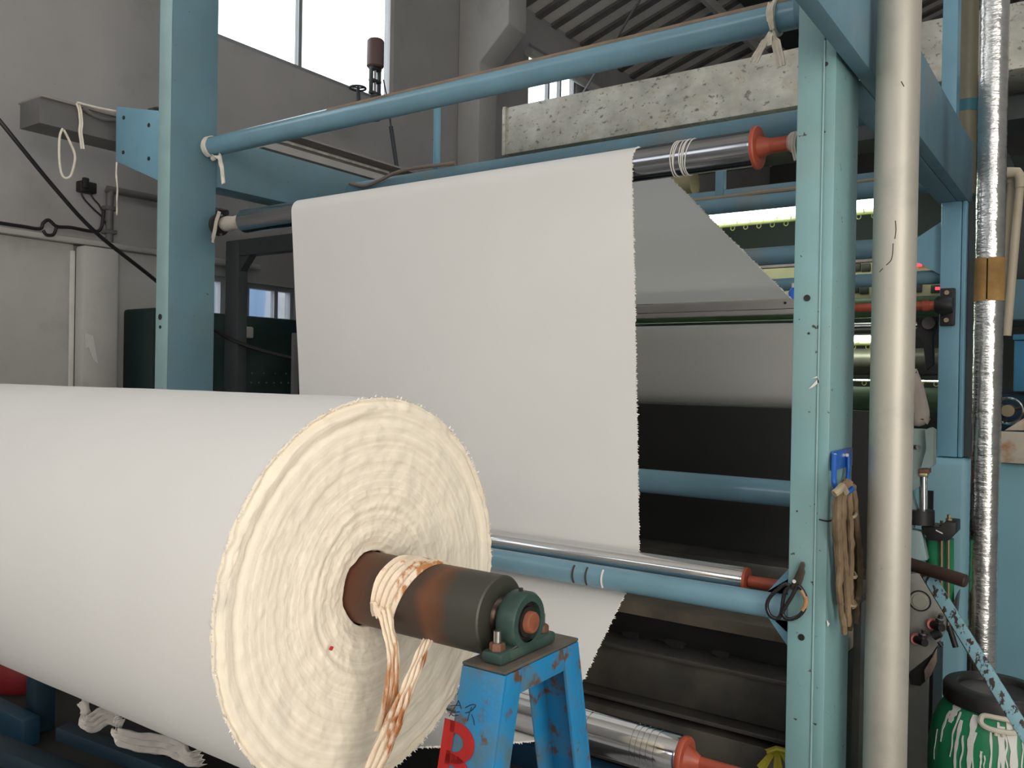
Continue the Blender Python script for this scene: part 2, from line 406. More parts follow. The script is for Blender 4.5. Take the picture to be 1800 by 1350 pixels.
MB().tube(smoothpath([PX(x, y, XW+.11) for x, y in [(76, 405), (82, 413), (94, 412), (99, 400)]], 6), .009, 8).build('cable_loop', black, bpy.data.objects['wall_cable'])
cb = MB().tube(smoothpath([V((XW+.01, 1.35, 4.2)), PX(-120, 65, -4.4), PX(0, 213, -4.25), PX(100, 335, -4.3), PX(170, 410, -4.35), PX(270, 490, -4.4), PX(370, 575, -4.4), PX(440, 610, -4.3), PX(530, 633, -4.0)], 8), .011, 8).build('hanging_cable', black)
tag(cb, 'black cable slanting down across the left wall and behind the left post', 'cable')

# grey trunking beam running back from the left
tk = thing('steel_trunking', PX(60, 205, -4.35), 'long dusty grey steel trunking beam left of the blue post', 'beam')
q0 = PX(70, 166, -4.30); Yt = q0.y; zt = q0.z; zb = PX(70, 216, -4.30).z
zt_trunk = zt
MB().box((-4.50, Yt, zb), (-4.30, 7.2, zt-.012)).build('trunking_body', greymetal, tk, bevel=.004)
MB().box((-4.52, Yt+.001, zt-.012), (-4.28, 7.2, zt)).build('trunking_lid', mat('dusty_lid', (.30, .27, .25), .8, var=.15), tk, bevel=.003)
MB().box((-4.298, Yt+1.0, zb+.03), (-4.285, 7.2, zb+.05)).build('pale_seam', mat('pale_seam', (.55, .52, .48), .8, var=.3, vscale=12), tk)
ch_ = thing('roof_channel', (-3.8, 3.6, 2.6), 'dusty brown steel channel running back above the left side beam', 'beam')
zc1 = PX(540, 243, -3.80).z; zc0 = PX(552, 281, -3.80).z
dustbrown = mat('dusty_brown_steel', (.17, .145, .135), .8, var=.2, vscale=6)
MB().box((-3.90, 3.02, zc0), (-3.885, 6.5, zc1)).build('channel_web', dustbrown, ch_)
MB().box((-3.885, 3.02, zc1-.012), (-3.79, 6.5, zc1)).build('channel_flange', mat('dusty_lid', (.30, .27, .25), .8, var=.15), ch_)
MB().box((-3.885, 3.02, zc0-.012), (-3.79, 6.5, zc0+.028)).build('channel_flange', mat('pale_dust', (.42, .39, .37), .8, var=.12), ch_)
MB().box((-3.884, 3.05, zc0+.075), (-3.878, 4.1, zc0+.09)).build('pale_seam', mat('pale_seam', (.55, .52, .48), .8, var=.3, vscale=12), ch_)
# cords on the trunking
c1 = MB().ribbon(smoothpath([PX(136, 181, -4.275), PX(140, 195, -4.275), PX(142, 215, -4.275), PX(141, 234, -4.275), PX(145, 262, -4.27)], 4), [.018]*17, (0, 1, 0), .004, 1, .002).build('cloth_strip', tie)
tag(c1, 'short pale cloth strip hanging over the grey trunking', 'cloth strip')
c2 = MB().tube(smoothpath([PX(x, y, -4.27) for x, y in [(110, 226), (105, 240), (104, 270), (106, 295), (110, 309), (118, 313), (126, 305), (132, 275), (123, 250), (112, 228)]], 6), .006, 8).build('cord_loop', tie)
tag(c2, 'cream cord loop dangling under the grey trunking', 'cord')
c3 = MB().tube(smoothpath([PX(x, y, -4.26) for x, y in [(136, 180), (150, 184), (175, 190), (205, 196), (225, 200)]], 6), .006, 8).build('cord', tie)
tag(c3, 'taut cream cord running from the trunking to the bracket plate', 'cord')
c4 = MB().tube(smoothpath([PX(x, y, -4.26) for x, y in [(147, 190), (165, 203), (185, 210), (204, 211), (225, 212)]], 6), .010, 8).build('grey_hose', greymetal)
tag(c4, 'thin grey hose between trunking and bracket plate', 'hose')

# dark machine behind the left post
dg = thing('green_cabinet', (-4.75, 4.0, 0), 'dark green machine cabinet with rows of small bolts behind the left post', 'cabinet')
MB().box((XW+.06, 2.90, 0), (-4.62, 4.43, 1.885)).build('cabinet_body', darkgreen, dg, bevel=.02)
for row, zz in ((0, 1.51), (1, 1.447)):
    for k in range(9 if row else 6):
        yy = 3.42 + k * (.062 if row else .095)
        MB().cyl((-4.62, yy, zz), (-4.612, yy, zz), .006, n=8).build('bolt', greymetal, dg)
k = PX(436, 585, -4.60); MB().box((-4.62, k.y-.035, k.z-.035), (-4.585, k.y+.035, k.z+.04)).build('junction_box', palepipe, dg, bevel=.01)
pf = thing('portal_frame', (-4.3, 3.3, 0), 'dark slate portal frame standing behind the left post', 'frame')
a = PY(397, 418, 3.3); b = PY(420, 418, 3.3); zt = PY(397, 424, 3.3).z
MB().box((a.x, 3.3, 0), (b.x, 3.37, zt)).build('portal_column', slate, pf, bevel=.005)
MB().box((b.x+.001, 3.3, zt-.10), (-3.1, 3.37, zt-.001)).build('portal_beam', slate, pf, bevel=.005)
MB().prism([(b.x+.001, 3.31, zt-.10), (b.x+.09, 3.31, zt-.10), (b.x+.001, 3.31, zt-.19)], (0, .05, 0)).build('gusset', slate, pf)
dp = PY(519, 600, 3.4)
tag(MB().box((dp.x-.012, 3.38, 0), (dp.x+.012, 3.42, 1.75)).build('grey_upright', greymetal, bevel=.003), 'thin grey upright just left of the hanging fabric', 'upright')

# ================================================================== BLUE MACHINE FRAME
fr = thing('roller_gantry', (-2.15, 2.4, 0), 'tall blue steel roller frame with two posts and cross tubes', 'machine frame')
PF, PB = 2.35, 2.60
# right post
rp = MB().box((-.712, PF, 0), (-.641, PB, 3.6)).build('post', teal, fr, bevel=.004)
MB().box((-.640, PF-.002, 0), (-.609, PB, 2.425)).build('post_cover', teal, rp, bevel=.006)
MB().box((-.6425, PF-.004, 0), (-.6385, PF+.004, 2.42)).build('seam_weld', mat('weld_and_lit_face_teal', (.30, .46, .46), .5), rp)
def hole(px, py, r, parent, Y=PF):
    c = PY(px, py, Y); MB().lathe(c + V((0, -.003, 0)), (0, 1, 0), [(0, r), (.0015, r), (.0015, r*.8), (.004, r*.8)], 16).build('bolt_hole', black, parent)
for x, y, r in ((1419, 524, .009), (1409, 1120, .009), (1452, 113, .006), (1422, 586, .003)): hole(x, y, r, rp)
for pts in ([(1421, 684), (1432, 672), (1438, 666), (1440, 672), (1430, 680)], [(1426, 666), (1436, 661), (1437, 664)], [(1453, 1090), (1458, 1097), (1455, 1102)]):
    MB().prism([PY(x, y, PF-.004) for x, y in pts], (0, .003, 0)).build('paint_scrape', drip, rp)
wr_ = MB().tube(smoothpath([PY(1440, 913, PF-.008), PY(1455, 916, PF-.006), PX(1470, 912, -.600), PX(1482, 905, -.598)], 4), .0022, 6).build('tie_wire', black, rp)
# left post
teal_shaded = mat('shaded_teal_paint', (.125, .235, .285), .45, var=.12, vscale=2.5, chips=((.05, .04, .035), 42, .70, .71), dust=((.15, .20, .19), 2.0, .5, .85), bump=.04, bscale=90)  # left post teal, darkened and blued for its shade and window haze
lp = MB().box((-3.708, PF, 0), (-3.616, PB, 3.6)).build('post', teal_shaded, fr, bevel=.006)
MB().box((-3.714, PF-.004, 0), (-3.618, PF-.0005, 3.6)).build('post_lit_face', MAT['weld_and_lit_face_teal'], lp, bevel=.003)  # paler strip puts the front light into the left post's colour
for x, y, r in ((282, 557, .014), (282, 575, .008)): hole(x, y, r, lp, PF-.004)
# side beams running back from the posts
sb_ = MB().box((-.598, 1.3, 2.365), (-.553, 4.60, 2.66)).build('side_beam', bluedust, fr, bevel=.004)
MB().box((-.68, 2.605, 2.365), (-.599, 4.62, 2.385)).build('beam_flange', bluedust, sb_, bevel=.003)
MB().box((-3.75, 2.60, 2.415), (-3.60, 4.9, 2.665)).build('side_beam', teal_shaded, fr, bevel=.006)
# bracket plate left of the left post
pp = [PY(204, 187, PF), PY(284, 195, PF), PY(279, 318, PF), PY(203, 283, PF)]
bp = MB().prism(pp, (0, .03, 0)).build('bracket_plate', blue, fr, bevel=.003)
for x, y in ((218, 207), (262, 220), (217, 268), (262, 279)): hole(x, y, .010, bp)
MB().box((-3.80, PF+.03, 2.45), (-3.70, PB, 2.68)).build('bracket_rib', bluedust, fr, bevel=.004)
# cross tubes: (start, end, radius, material)
def xtube(Y, z, x0, x1, r, m_, name='cross_tube'): return MB().cyl((x0, Y, z), (x1, Y, z), r, n=40).build(name, m_, fr)
t1 = xtube(2.55, 2.600, -3.616, -.712, .046, mat('tube_blue', (.175, .325, .405), .22, var=.08, vscale=5, chips=((.07, .06, .055), 26, .735, .745)))
MB().lathe((-.775, 2.55, 2.600), (1, 0, 0), [(0, .047), (.055, .075), (.063, .075)], 28, False).build('tube_collar', bluedust, fr)
# settled dust along the top of the upper tube
ds = MB(); n = 60; vs = []; fs = []
for i in range(n + 1):
    x = -2.75 + 1.97 * i / n
    for k in range(7):
        an = math.radians(30 + 80 * k / 6 + 4 * nz3(x * 5, k, 0)); rr = .0468 + .0012 * math.sin(PI * k / 6)
        vs.append((x, 2.55 - math.cos(an) * rr, 2.600 + math.sin(an) * rr))
for i in range(n):
    for k in range(6): fs.append((i*7+k, i*7+k+1, (i+1)*7+k+1, (i+1)*7+k))
ds.add(vs, fs).build('dust_layer', mat('settled_dust', (.24, .175, .12), .95, var=.2, vscale=12), t1)
xtube(3.5, 2.562, -3.60, -.66, .050, bluedust)
xtube(2.395, .874, -3.616, -.712, .036, MAT['tube_blue'])
xtube(3.0, 1.115, -3.616, -.737, .046, MAT['tube_blue'])
MB().box((-.737, 2.60, 1.06), (-.715, 3.06, 1.17)).build('tube_bracket', blue, fr, bevel=.003)
low = [o for o in fr.children if o.name.startswith('cross_tube')][2]
for px, mm in ((1006, ringpaint), (1029, ringpaint), (1057, drip)):
    c = PY(px, 1018, 2.36)
    MB().tube([(c.x, 2.395 - .0362*math.cos(an), .874 + .0362*math.sin(an)) for an in [math.radians(-45 + 8*i) for i in range(13)]], .0035, 6).build('painted_ring_mark', mm, low)
MB().prism([PY(1343, 1043, 2.40), PY(1385, 1018, 2.40), PY(1384, 1112, 2.40), PY(1345, 1075, 2.40)], (0, .012, 0)).build('gusset', blue, fr)
MB().prism([(-.712, 2.40, 1.0), (-.712, 2.40, .75), (-.80, 2.40, .86), (-.80, 2.40, .89)], (0, .012, 0)).build('gusset', blue, fr)
# thin upright behind the upper tube
c = PY(768, 240, 3.5); MB().box((c.x-.018, 3.49, 2.60), (c.x+.018, 3.51, 2.97)).build('upright', blue, fr, bevel=.002)
# rear posts
c0 = PY(1652, 500, 4.45); c1_ = PY(1688, 500, 4.45); c2_ = PY(1697, 500, 4.45)
rp2 = MB().box((c0.x, 4.45, 1.17), (c1_.x, 4.75, 2.365)).build('post', blue, fr, bevel=.004)
MB().box((c1_.x+.002, 4.455, 1.17), (c2_.x, 4.75, 2.365)).build('post_cover', blue, rp2, bevel=.004)
MB().box((c2_.x+.002, 4.50, 1.17), (PY(1712, 500, 4.5).x, 4.75, 2.365)).build('post_shadow_plate', slate, rp2)  # dark slab standing in for the shade beside the rear post
MB().box((-3.70, 4.45, 0), (-3.60, 4.75, 2.415)).build('post', teal, fr, bevel=.004)
a = PY(1656, 90, 4.4); b = PY(1683, 90, 4.4)
MB().box((a.x, 4.4, 2.66), (b.x, 4.5, 4.4)).build('upper_post', blue, fr, bevel=.004)
# rear cross tubes between the rear posts
YR = 4.55
zr = lambda x, y: PY(x, y, YR).z
xtube(YR, zr(1320, 357), -3.6, c0.x, .042, bluedust)
xtube(YR, zr(1372, 449), -3.6, c0.x, .048, bluedust)
xtube(YR, zr(1385, 500), -3.6, c0.x, .034, bluedust)
zt2 = zr(1635, 440)
for sgn in (-1, 1):
    MB().prism([(c0.x, YR-.05, zt2), (c0.x, YR-.05, zt2 + sgn*.13), (c0.x-.17, YR-.05, zt2 + sgn*.02), (c0.x-.17, YR-.05, zt2)], (0, .012, 0)).build('gusset', blue, fr)
zb1 = zr(1330, 342); zb0 = zr(1330, 357)
MB().box((-3.6, YR+.06, zb0+.03), (c0.x, YR+.16, zr(1330, 322))).build('rear_beam', bluedust, fr, bevel=.004)
MB().box((PY(1263, 320, YR+.1).x, YR+.05, zb0), (PY(1277, 320, YR+.1).x, YR+.10, 2.75)).build('upright', bluedust, fr, bevel=.003)
MB().tube(smoothpath([(lerp(-2.0, c0.x, i/12), YR-.005+.012*math.sin(i), zb0+.052) for i in range(13)], 3), .013, 8).build('dusty_rope', mat('dusty_rope', (.26, .22, .16), .9), fr)

# ================================================================== ROLLERS
def roller(name, label, Y, z, x0, x1, r, barrel, stub_l=.35, stub_r=.15, flange=True, grooves=(), fk=1.2, sk=.42):
    e = thing(name, ((x0+x1)/2, Y, z-r), label, 'roller', 'steel guide rollers')
    pr = [(0, r*.97), (.006, r)]
    for g in grooves: pr += [(g-.003, r), (g-.002, r*.965), (g+.002, r*.965), (g+.003, r)]
    L_ = x1 - x0; pr += [(L_-.006, r), (L_, r*.97)]
    MB().lathe((x0, Y, z), (1, 0, 0), pr, 48).build('barrel', barrel, e)
    MB().lathe((x1, Y, z), (1, 0, 0), [(0, r*.95), (.004, r*fk), (.012, r*fk*1.01), (.016, r*fk*.96), (.017, r*.62), (.05, r*sk)] if flange else [(0, r*.98), (.008, r*.95), (.009, r*.5)], 36).build('end_flange', red, e)
    MB().lathe((x1+.012, Y, z), (1, 0, 0), [(0, r*sk), (stub_r*.55, r*sk), (stub_r*.56, r*sk*1.14), (stub_r*.7, r*sk*1.14), (stub_r*.71, r*sk*.95), (stub_r, r*sk*.95)], 24).build('shaft', red, e)
    MB().lathe((x0-stub_l, Y, z), (1, 0, 0), [(0, r*.4), (stub_l+.01, r*.4)], 24).build('shaft', rusty, e)
    return e
UY, UZr, UR = 2.48, 2.196, .0525
ur = roller('guide_roller', 'chrome upper roller that the white fabric hangs over', UY, UZr, -3.235, -.875, UR, darkchrome, .19, .165)
LY, LZ, LR = 2.482, .912, .040
lr = roller('guide_roller', 'thin chrome roller just behind the lower blue tube', LY, LZ, -3.2, -.878, LR, chrome, .4, .165, False)
BY, BZ, BR = 2.0, .560, .053
br = roller('guide_roller', 'large chrome roller at the bottom with grooved end and orange hub', BY, BZ, -3.1, -.862, BR, chrome, .3, .3, True, (1.985, 2.12, 2.135, 2.15, 2.165, 2.185), 1.0, .27)
# rag tied on the left shaft and the black bearing
rb = thing('bearing', (-3.6, UY, UZr-.06), 'dark flanged bearing at the left end of the upper roller', 'bearing')
MB().lathe((-3.435, UY, UZr), (1, 0, 0), [(0, .050), (.02, .050), (.022, .040), (.045, .038)], 24).build('housing', black, rb)
MB().bar((-3.425, UY, UZr), (-3.60, PB+.03, UZr+.10), .05, .03).build('bracket_arm', black, rb, bevel=.004)
for s_ in (-1, 1): MB().cyl((-3.415, UY, UZr+s_*.044), (-3.406, UY, UZr+s_*.044), .006, n=6).build('bolt', steel, rb)
rg = MB()
rg.lathe((-3.40, UY, UZr), (1, 0, 0), [(0, .022), (.02, .034), (.05, .036), (.09, .030), (.12, .034), (.15, .024)], 20)
rg.ribbon(smoothpath([(-3.36, UY-.045, UZr+.05), (-3.375, UY-.05, UZr), (-3.39, UY-.052, UZr-.06), (-3.40, UY-.05, UZr-.09)], 4), [.03]*10+[.02]*3, (1, 0, 0), .003, 1, .002)
tag(rg.build('rag_wrap', mat('dirty_rag', (.48, .43, .37), .9, var=.15, vscale=20, bump=.3)), 'dirty rag wound on the left shaft of the upper roller', 'rag')
# black bearing block right of the upper roller + rag
rg2 = MB(); rg2.lathe((-.775, UY, UZr), (1, 0, 0), [(0, .021), (.012, .030), (.03, .032), (.045, .026), (.058, .022)], 18)
rg2.ribbon(smoothpath([(-.745, UY-.031, UZr+.02), (-.75, UY-.033, UZr-.02), (-.742, UY-.030, UZr-.06)], 4), .012, (1, 0, 0), .002, 1, .001)
tag(rg2.build('rag_knot', MAT['dirty_rag']), 'small rag knot on the red shaft right of the upper roller', 'rag')
# threads wound round the upper roller
tw = MB()
for k, (px, tilt) in enumerate(((1184, .5), (1188, .45), (1199, .3), (1203, .75), (1206, .6), (1211, .95), (1190, .7))):
    xc = PY(px, 270, UY-.03).x
    tw.tube([(xc + .012*tilt*math.sin(an) + .002*nz3(k, an, 0), UY - math.cos(an)*(UR+.0018), UZr + math.sin(an)*(UR+.0018)) for an in [2*PI*i/40 for i in range(40)]], .0016, 6, True)
tag(tw.build('thread_winding', thread), 'white threads wound round the bare right end of the upper roller', 'thread', kind='stuff')

# ================================================================== FABRIC WEB
FXL, FXR = -2.855, -1.249
web = thing('fabric_web', (-2.05, 2.45, .5), 'white cloth web hanging over the upper roller and threaded down to the fabric roll', 'fabric')
RY, RZ, RR = 1.27, 1.066, .392      # axis and radius of the big roll
def sheet(name, prof, m_, thick=.002, nx=24, fringe=True, fx=(FXL, FXR), wob=.004):
    # prof: list of (Y, Z); swept along X, the cut edges wander slightly
    n = len(prof); vs = []; fs = []
    nor = []
    for i in range(n):
        a = V(prof[max(i-1, 0)]); b = V(prof[min(i+1, n-1)]); d = (b - a).normalized(); nor.append((d.y, -d.x))
    for side in ((0, 1) if thick else (0,)):
        for i, (y, z) in enumerate(prof):
            for j in range(nx + 1):
                x = lerp(fx[0] + wob*nz3(z*4, y*4, 1), fx[1] + wob*nz3(z*4, y*4, 5), j / nx)
                vs.append((x, y + nor[i][0]*thick*side, z + nor[i][1]*thick*side))
    o = n * (nx+1)
    for i in range(n-1):
        for j in range(nx):
            q = (i*(nx+1)+j, i*(nx+1)+j+1, (i+1)*(nx+1)+j+1, (i+1)*(nx+1)+j); fs.append(q)
            if thick: fs.append(tuple(o+t for t in q[::-1]))
        for j in ((0, nx) if thick else ()):
            fs.append((i*(nx+1)+j, (i+1)*(nx+1)+j, o+(i+1)*(nx+1)+j, o+i*(nx+1)+j))
    for i in ((0, n-1) if thick else ()):
        for j in range(nx): fs.append((i*(nx+1)+j, i*(nx+1)+j+1, o+i*(nx+1)+j+1, o+i*(nx+1)+j))
    sh = MB().add(vs, fs).build(name, m_, web, smooth=60)
    if fringe:
        fm = MB(); step = .0055; acc = 0
        for i in range(n-1):
            a = V(prof[i]); b = V(prof[i+1]); L_ = (b-a).length; d = (b-a)/L_; nn = V((d.y, -d.x))
            s_ = step - acc
            while s_ < L_:
                q = a + d*s_; x = fx[1] + wob*nz3(q.y*4, q.x*4, 5) - .002
                ln = random.uniform(.004, .008) if random.random() < .92 else random.uniform(.008, .012)
                w_ = random.uniform(.003, .006); dr = random.uniform(-.004, .005); lf = random.uniform(-.004, .004)
                e = q + d*dr + nn*lf
                fm.add([(x, (q-d*w_).x, (q-d*w_).y), (x, (q+d*w_).x, (q+d*w_).y), (x+ln, e.x, e.y), (x+ln*.4, (q+nn*.004).x, (q+nn*.004).y)], [(0,1,2), (0,2,3), (1,3,2), (0,3,1)])
                s_ += step
            acc = (acc + L_) % step
        tag(fm.build('selvage_fringe', fray, sh, smooth=0), 'frayed selvage fringe', kind='stuff')
    return sh
def seg(a, b, n): return [(lerp(a[0], b[0], i/n), lerp(a[1], b[1], i/n)) for i in range(n+1)]
r1 = UR + .001
top = arc(UY, UZr, r1, 79, 183, 14)                     # over the upper roller
front = seg((UY - r1 - .0005, UZr-.01), (LY+LR+.004, LZ+.02), 40)
sheet('front_run', top + front[1:], fabric)
und = arc(LY, LZ, LR+.002, 20, -38, 6)
sheet('lower_run', [(LY+LR+.0045, LZ+.016)] + und[2:] + seg(und[-1], (BY+BR*.72, BZ-BR*.69-.002), 24)[1:], fabric)
a0 = (BY+BR*.70, BZ-BR*.715-.003); bott = arc(BY, BZ, BR+.003, -44, -104, 7)
tg = (RY+.12, RZ-math.sqrt((RR+.003)**2-.12**2))
sheet('unwinding_run', bott + seg(bott[-1], tg, 20)[1:], fabric)
backtop = arc(UY, UZr, r1, 79, 79, 1)[:1]
sheet('rear_run', backtop + seg(backtop[0], (4.08, 1.905), 40)[1:], thin_cloth, thick=0)
# rear bar that the web dives behind, and the shaded run below it
FB = thing('spreader_bar', (-2, 4.1, 1.83), 'grey flat spreader bar under the sloping rear run of cloth', 'bar')
MB().box((-3.55, 4.085, 1.858), (PY(1442, 530, 4.1).x, 4.12, 1.903)).build('bar_upper', mat('pale_grey_bar', (.36, .345, .335), .5, var=.05), FB, bevel=.003)
MB().box((-3.55, 4.075, 1.832), (PY(1442, 530, 4.1).x, 4.115, 1.855)).build('bar_lower', MAT['pale_grey_bar'], FB, bevel=.003)
MB().cyl((PY(1380, 529, 4.08).x, 4.086, 1.885), (PY(1380, 529, 4.08).x, 4.079, 1.885), .006, n=8).build('screw', black, FB)
pr2 = arc(4.20, 1.72, .075, 60, 180, 8) + seg((4.125, 1.72), (4.13, 1.455), 14)[1:] + arc(4.20, 1.455, .072, 180, 300, 8)[1:]
sheet('shaded_run', pr2, shaded_sheen, fx=(-2.86, PY(1442, 640, 4.13).x), fringe=False)
for zz, rr in ((1.72, .072), (1.455, .069)):
    e = thing('inner_roller', (-2, 4.2, zz-rr), 'dark inner roller %s the shaded cloth run' % ('above' if zz > 1.6 else 'below'), 'roller')
    MB().cyl((-3.5, 4.2, zz), (PY(1445, 640, 4.2).x, 4.2, zz), rr, n=32).build('barrel', oily, e); MB().cyl((-3.6, 4.2, zz), (PY(1470, 640, 4.2).x, 4.2, zz), .02, n=16).build('shaft', steel, e)

# dark machine bed below and behind the web
bed = thing('machine_bed', (-2.15, 3.4, 0), 'oily dark steel machine bed with ledges behind the rollers', 'machine bed')
MB().box((-3.5, 2.78, .655), (-.66, 2.96, .70)).build('bed_ledge', mat('brown_grime', (.19, .16, .12), .6, var=.3, vscale=6), bed, bevel=.005)
MB().box((-3.5, 2.70, .40), (-.66, 2.775, .56)).build('bed_channel', oily, bed, bevel=.006)
MB().box((-3.5, 2.66, .56), (-.66, 2.80, .575)).build('channel_flange', oily, bed, bevel=.003)
MB().box((-3.5, 2.64, .385), (-.66, 2.78, .40)).build('channel_flange', oily, bed, bevel=.003)
MB().box((-3.5, 2.62, .18), (-.66, 2.70, .37)).build('bed_plate', oily, bed, bevel=.006)
MB().box((-3.5, 2.58, .08), (-.66, 2.64, .17)).build('blue_skirting', mat('deep_blue_paint', (.01, .05, .10), .5), bed, bevel=.004)
MB().box((-3.5, 2.80, .0), (-.66, 2.95, .655)).build('bed_back', black, bed)
MB().box((-3.5, 3.45, .70), (-.60, 3.5, 1.40)).build('black_backing', mat('matt_black', (.012, .012, .011), .7), bed)
MB().box((-3.5, 3.25, .70), (-.60, 3.45, .80)).build('black_shelf', oily, bed, bevel=.004)
MB().box((-3.5, 2.96, .0), (-.62, 3.45, .69)).build('bed_core', MAT['matt_black'], bed)
for px, py, r in ((1110, 1117, .024), (1187, 1132, .028), (1268, 1150, .022)):
    c = PY(px, py, 2.699)
    vs = [(c.x + r*1.35*math.cos(t)*(1+.2*math.sin(3*t+px)), 2.6985, c.z + r*.6*math.sin(t)*(1+.2*math.cos(2*t))) for t in [2*PI*i/18 for i in range(18)]]
    MB().prism(vs, (0, .0012, 0)).build('oil_spot', black, bed)

# ================================================================== THE BIG FABRIC ROLL
XF = -1.215; XE = -2.818
roll = thing('fabric_roll', ((XF+XE)/2, RY, RZ-RR), 'huge roll of white cloth on a rusty steel core in the foreground', 'fabric roll')
# cloth body
vs = []; fs = []; nx = 40; na = 160
for i in range(nx+1):
    x = lerp(XE, XF-.004, i/nx)
    for k in range(na):
        an = 2*PI*k/na
        r = RR + .0012*nz3(x*2.2, math.cos(an)*2, math.sin(an)*2) + .0007*nz3(x*9, math.cos(an)*2+4, math.sin(an)*2)
        vs.append((x, RY + r*math.cos(an), RZ + r*math.sin(an)))
for i in range(nx):
    for k in range(na): k2 = (k+1) % na; fs.append((i*na+k, i*na+k2, (i+1)*na+k2, (i+1)*na+k))
fs.append(tuple(range(na)))
MB().add(vs, fs).build('cloth_body', fabric, roll, smooth=60)
# ragged end face: every ring of layers stands out a little differently
endm = bpy.data.materials.new('cut_cloth_edges'); endm.use_nodes = True
N = endm.node_tree.nodes; L = endm.node_tree.links; b = N['Principled BSDF']; b.inputs['Roughness'].default_value = .95; b.inputs['Specular IOR Level'].default_value = .1
tc = N.new('ShaderNodeTexCoord'); sx = N.new('ShaderNodeSeparateXYZ'); cx_ = N.new('ShaderNodeCombineXYZ'); ln = N.new('ShaderNodeVectorMath'); ln.operation = 'LENGTH'
L.new(tc.outputs['Object'], sx.inputs[0]); L.new(sx.outputs[1], cx_.inputs[1]); L.new(sx.outputs[2], cx_.inputs[2]); L.new(cx_.outputs[0], ln.inputs[0])
warp = N.new('ShaderNodeTexNoise'); warp.inputs['Scale'].default_value = 7; L.new(tc.outputs['Object'], warp.inputs['Vector'])
ma = N.new('ShaderNodeMath'); ma.operation = 'MULTIPLY_ADD'; ma.inputs[1].default_value = .012; L.new(warp.outputs[0], ma.inputs[0]); L.new(ln.outputs['Value'], ma.inputs[2])
r1d = N.new('ShaderNodeTexNoise'); r1d.noise_dimensions = '1D'; r1d.inputs['Scale'].default_value = 85; r1d.inputs['Detail'].default_value = 5; L.new(ma.outputs[0], r1d.inputs['W'])
sp = N.new('ShaderNodeTexNoise'); sp.inputs['Scale'].default_value = 9; sp.inputs['Detail'].default_value = 5; L.new(tc.outputs['Object'], sp.inputs['Vector'])
mr = N.new('ShaderNodeMapRange'); mr.inputs[1].default_value = .32; mr.inputs[2].default_value = .68; L.new(r1d.outputs[0], mr.inputs[0])
mx = N.new('ShaderNodeMix'); mx.data_type = 'RGBA'; mx.inputs[6].default_value = (.79, .70, .56, 1); mx.inputs[7].default_value = (.88, .80, .66, 1); L.new(mr.outputs[0], mx.inputs[0])
mr2 = N.new('ShaderNodeMapRange'); mr2.inputs[1].default_value = .60; mr2.inputs[2].default_value = .78; mr2.inputs[4].default_value = .55; L.new(sp.outputs[0], mr2.inputs[0])
mx2 = N.new('ShaderNodeMix'); mx2.data_type = 'RGBA'; L.new(mr2.outputs[0], mx2.inputs[0]); L.new(mx.outputs[2], mx2.inputs[6]); mx2.inputs[7].default_value = (.60, .55, .48, 1)
L.new(mx2.outputs[2], b.inputs['Base Color'])
fz = N.new('ShaderNodeTexNoise'); fz.inputs['Scale'].default_value = 160; L.new(tc.outputs['Object'], fz.inputs['Vector'])
ad = N.new('ShaderNodeMath'); ad.operation = 'MULTIPLY_ADD'; ad.inputs[1].default_value = .5; L.new(fz.outputs[0], ad.inputs[0]); L.new(r1d.outputs[0], ad.inputs[2])
bpn = N.new('ShaderNodeBump'); bpn.inputs['Strength'].default_value = .35; bpn.inputs['Distance'].default_value = .004; L.new(ad.outputs[0], bpn.inputs['Height']); L.new(bpn.outputs[0], b.inputs['Normal'])
vs = []; fs = []; nr = 150; na = 300; RC = .0755; rnd = [random.uniform(-1, 1) for _ in range(400)]
def ringh(r):
    s_ = r * 75; i = int(s_); t = s_ - i; t = t*t*(3-2*t); return lerp(rnd[i % 400], rnd[(i+1) % 400], t)
for i in range(nr+1):
    u = i / nr; r = RC + (RR - RC) * u
    for k in range(na):
        an = 2*PI*k/na; ca, sa = math.cos(an), math.sin(an)
        rw = r + .004*nz3(ca*1.5, sa*1.5, 3) + .0015*nz3(ca*4, sa*4, 7+u)
        h = .0024*ringh(rw) + .0022*nz3(ca*2.2, sa*2.2, r*14) + .0032*nz3(ca*r*30, sa*r*30, 2) + .0016*nz3(ca*r*90, sa*r*90, 9)
        h += -.018*math.exp(-((r-RC)/.05)**2)          # dished round the core
        h += .010*math.exp(-((u-.92)/.03)**2)*max(0, nz3(ca*2, sa*2, 11)+.2) - .012*math.exp(-((u-.965)/.018)**2)*max(0, nz3(ca*1.3, sa*1.3, 21)+.45)
        if u > .93: h += .005*nz3(ca*16, sa*16, u*8)
        if i == nr: h = -.006 + .002*nz3(ca*20, sa*20, 4)
        ro = r + (.0018*nz3(ca*25, sa*25, 1) if i > nr-3 else 0)
        if i == 0: ro = RC + .003*nz3(ca*6, sa*6, 2); h -= .012
        vs.append((XF + h, RY + ro*ca, RZ + ro*sa))
for i in range(nr):
    for k in range(na): k2 = (k+1) % na; fs.append((i*na+k, (i+1)*na+k, (i+1)*na+k2, i*na+k2))
ef = MB().add(vs, fs).build('cut_end_face', endm, roll, smooth=180, origin=(XF, RY, RZ)); ef['label'] = 'cream ragged end of the wound layers'
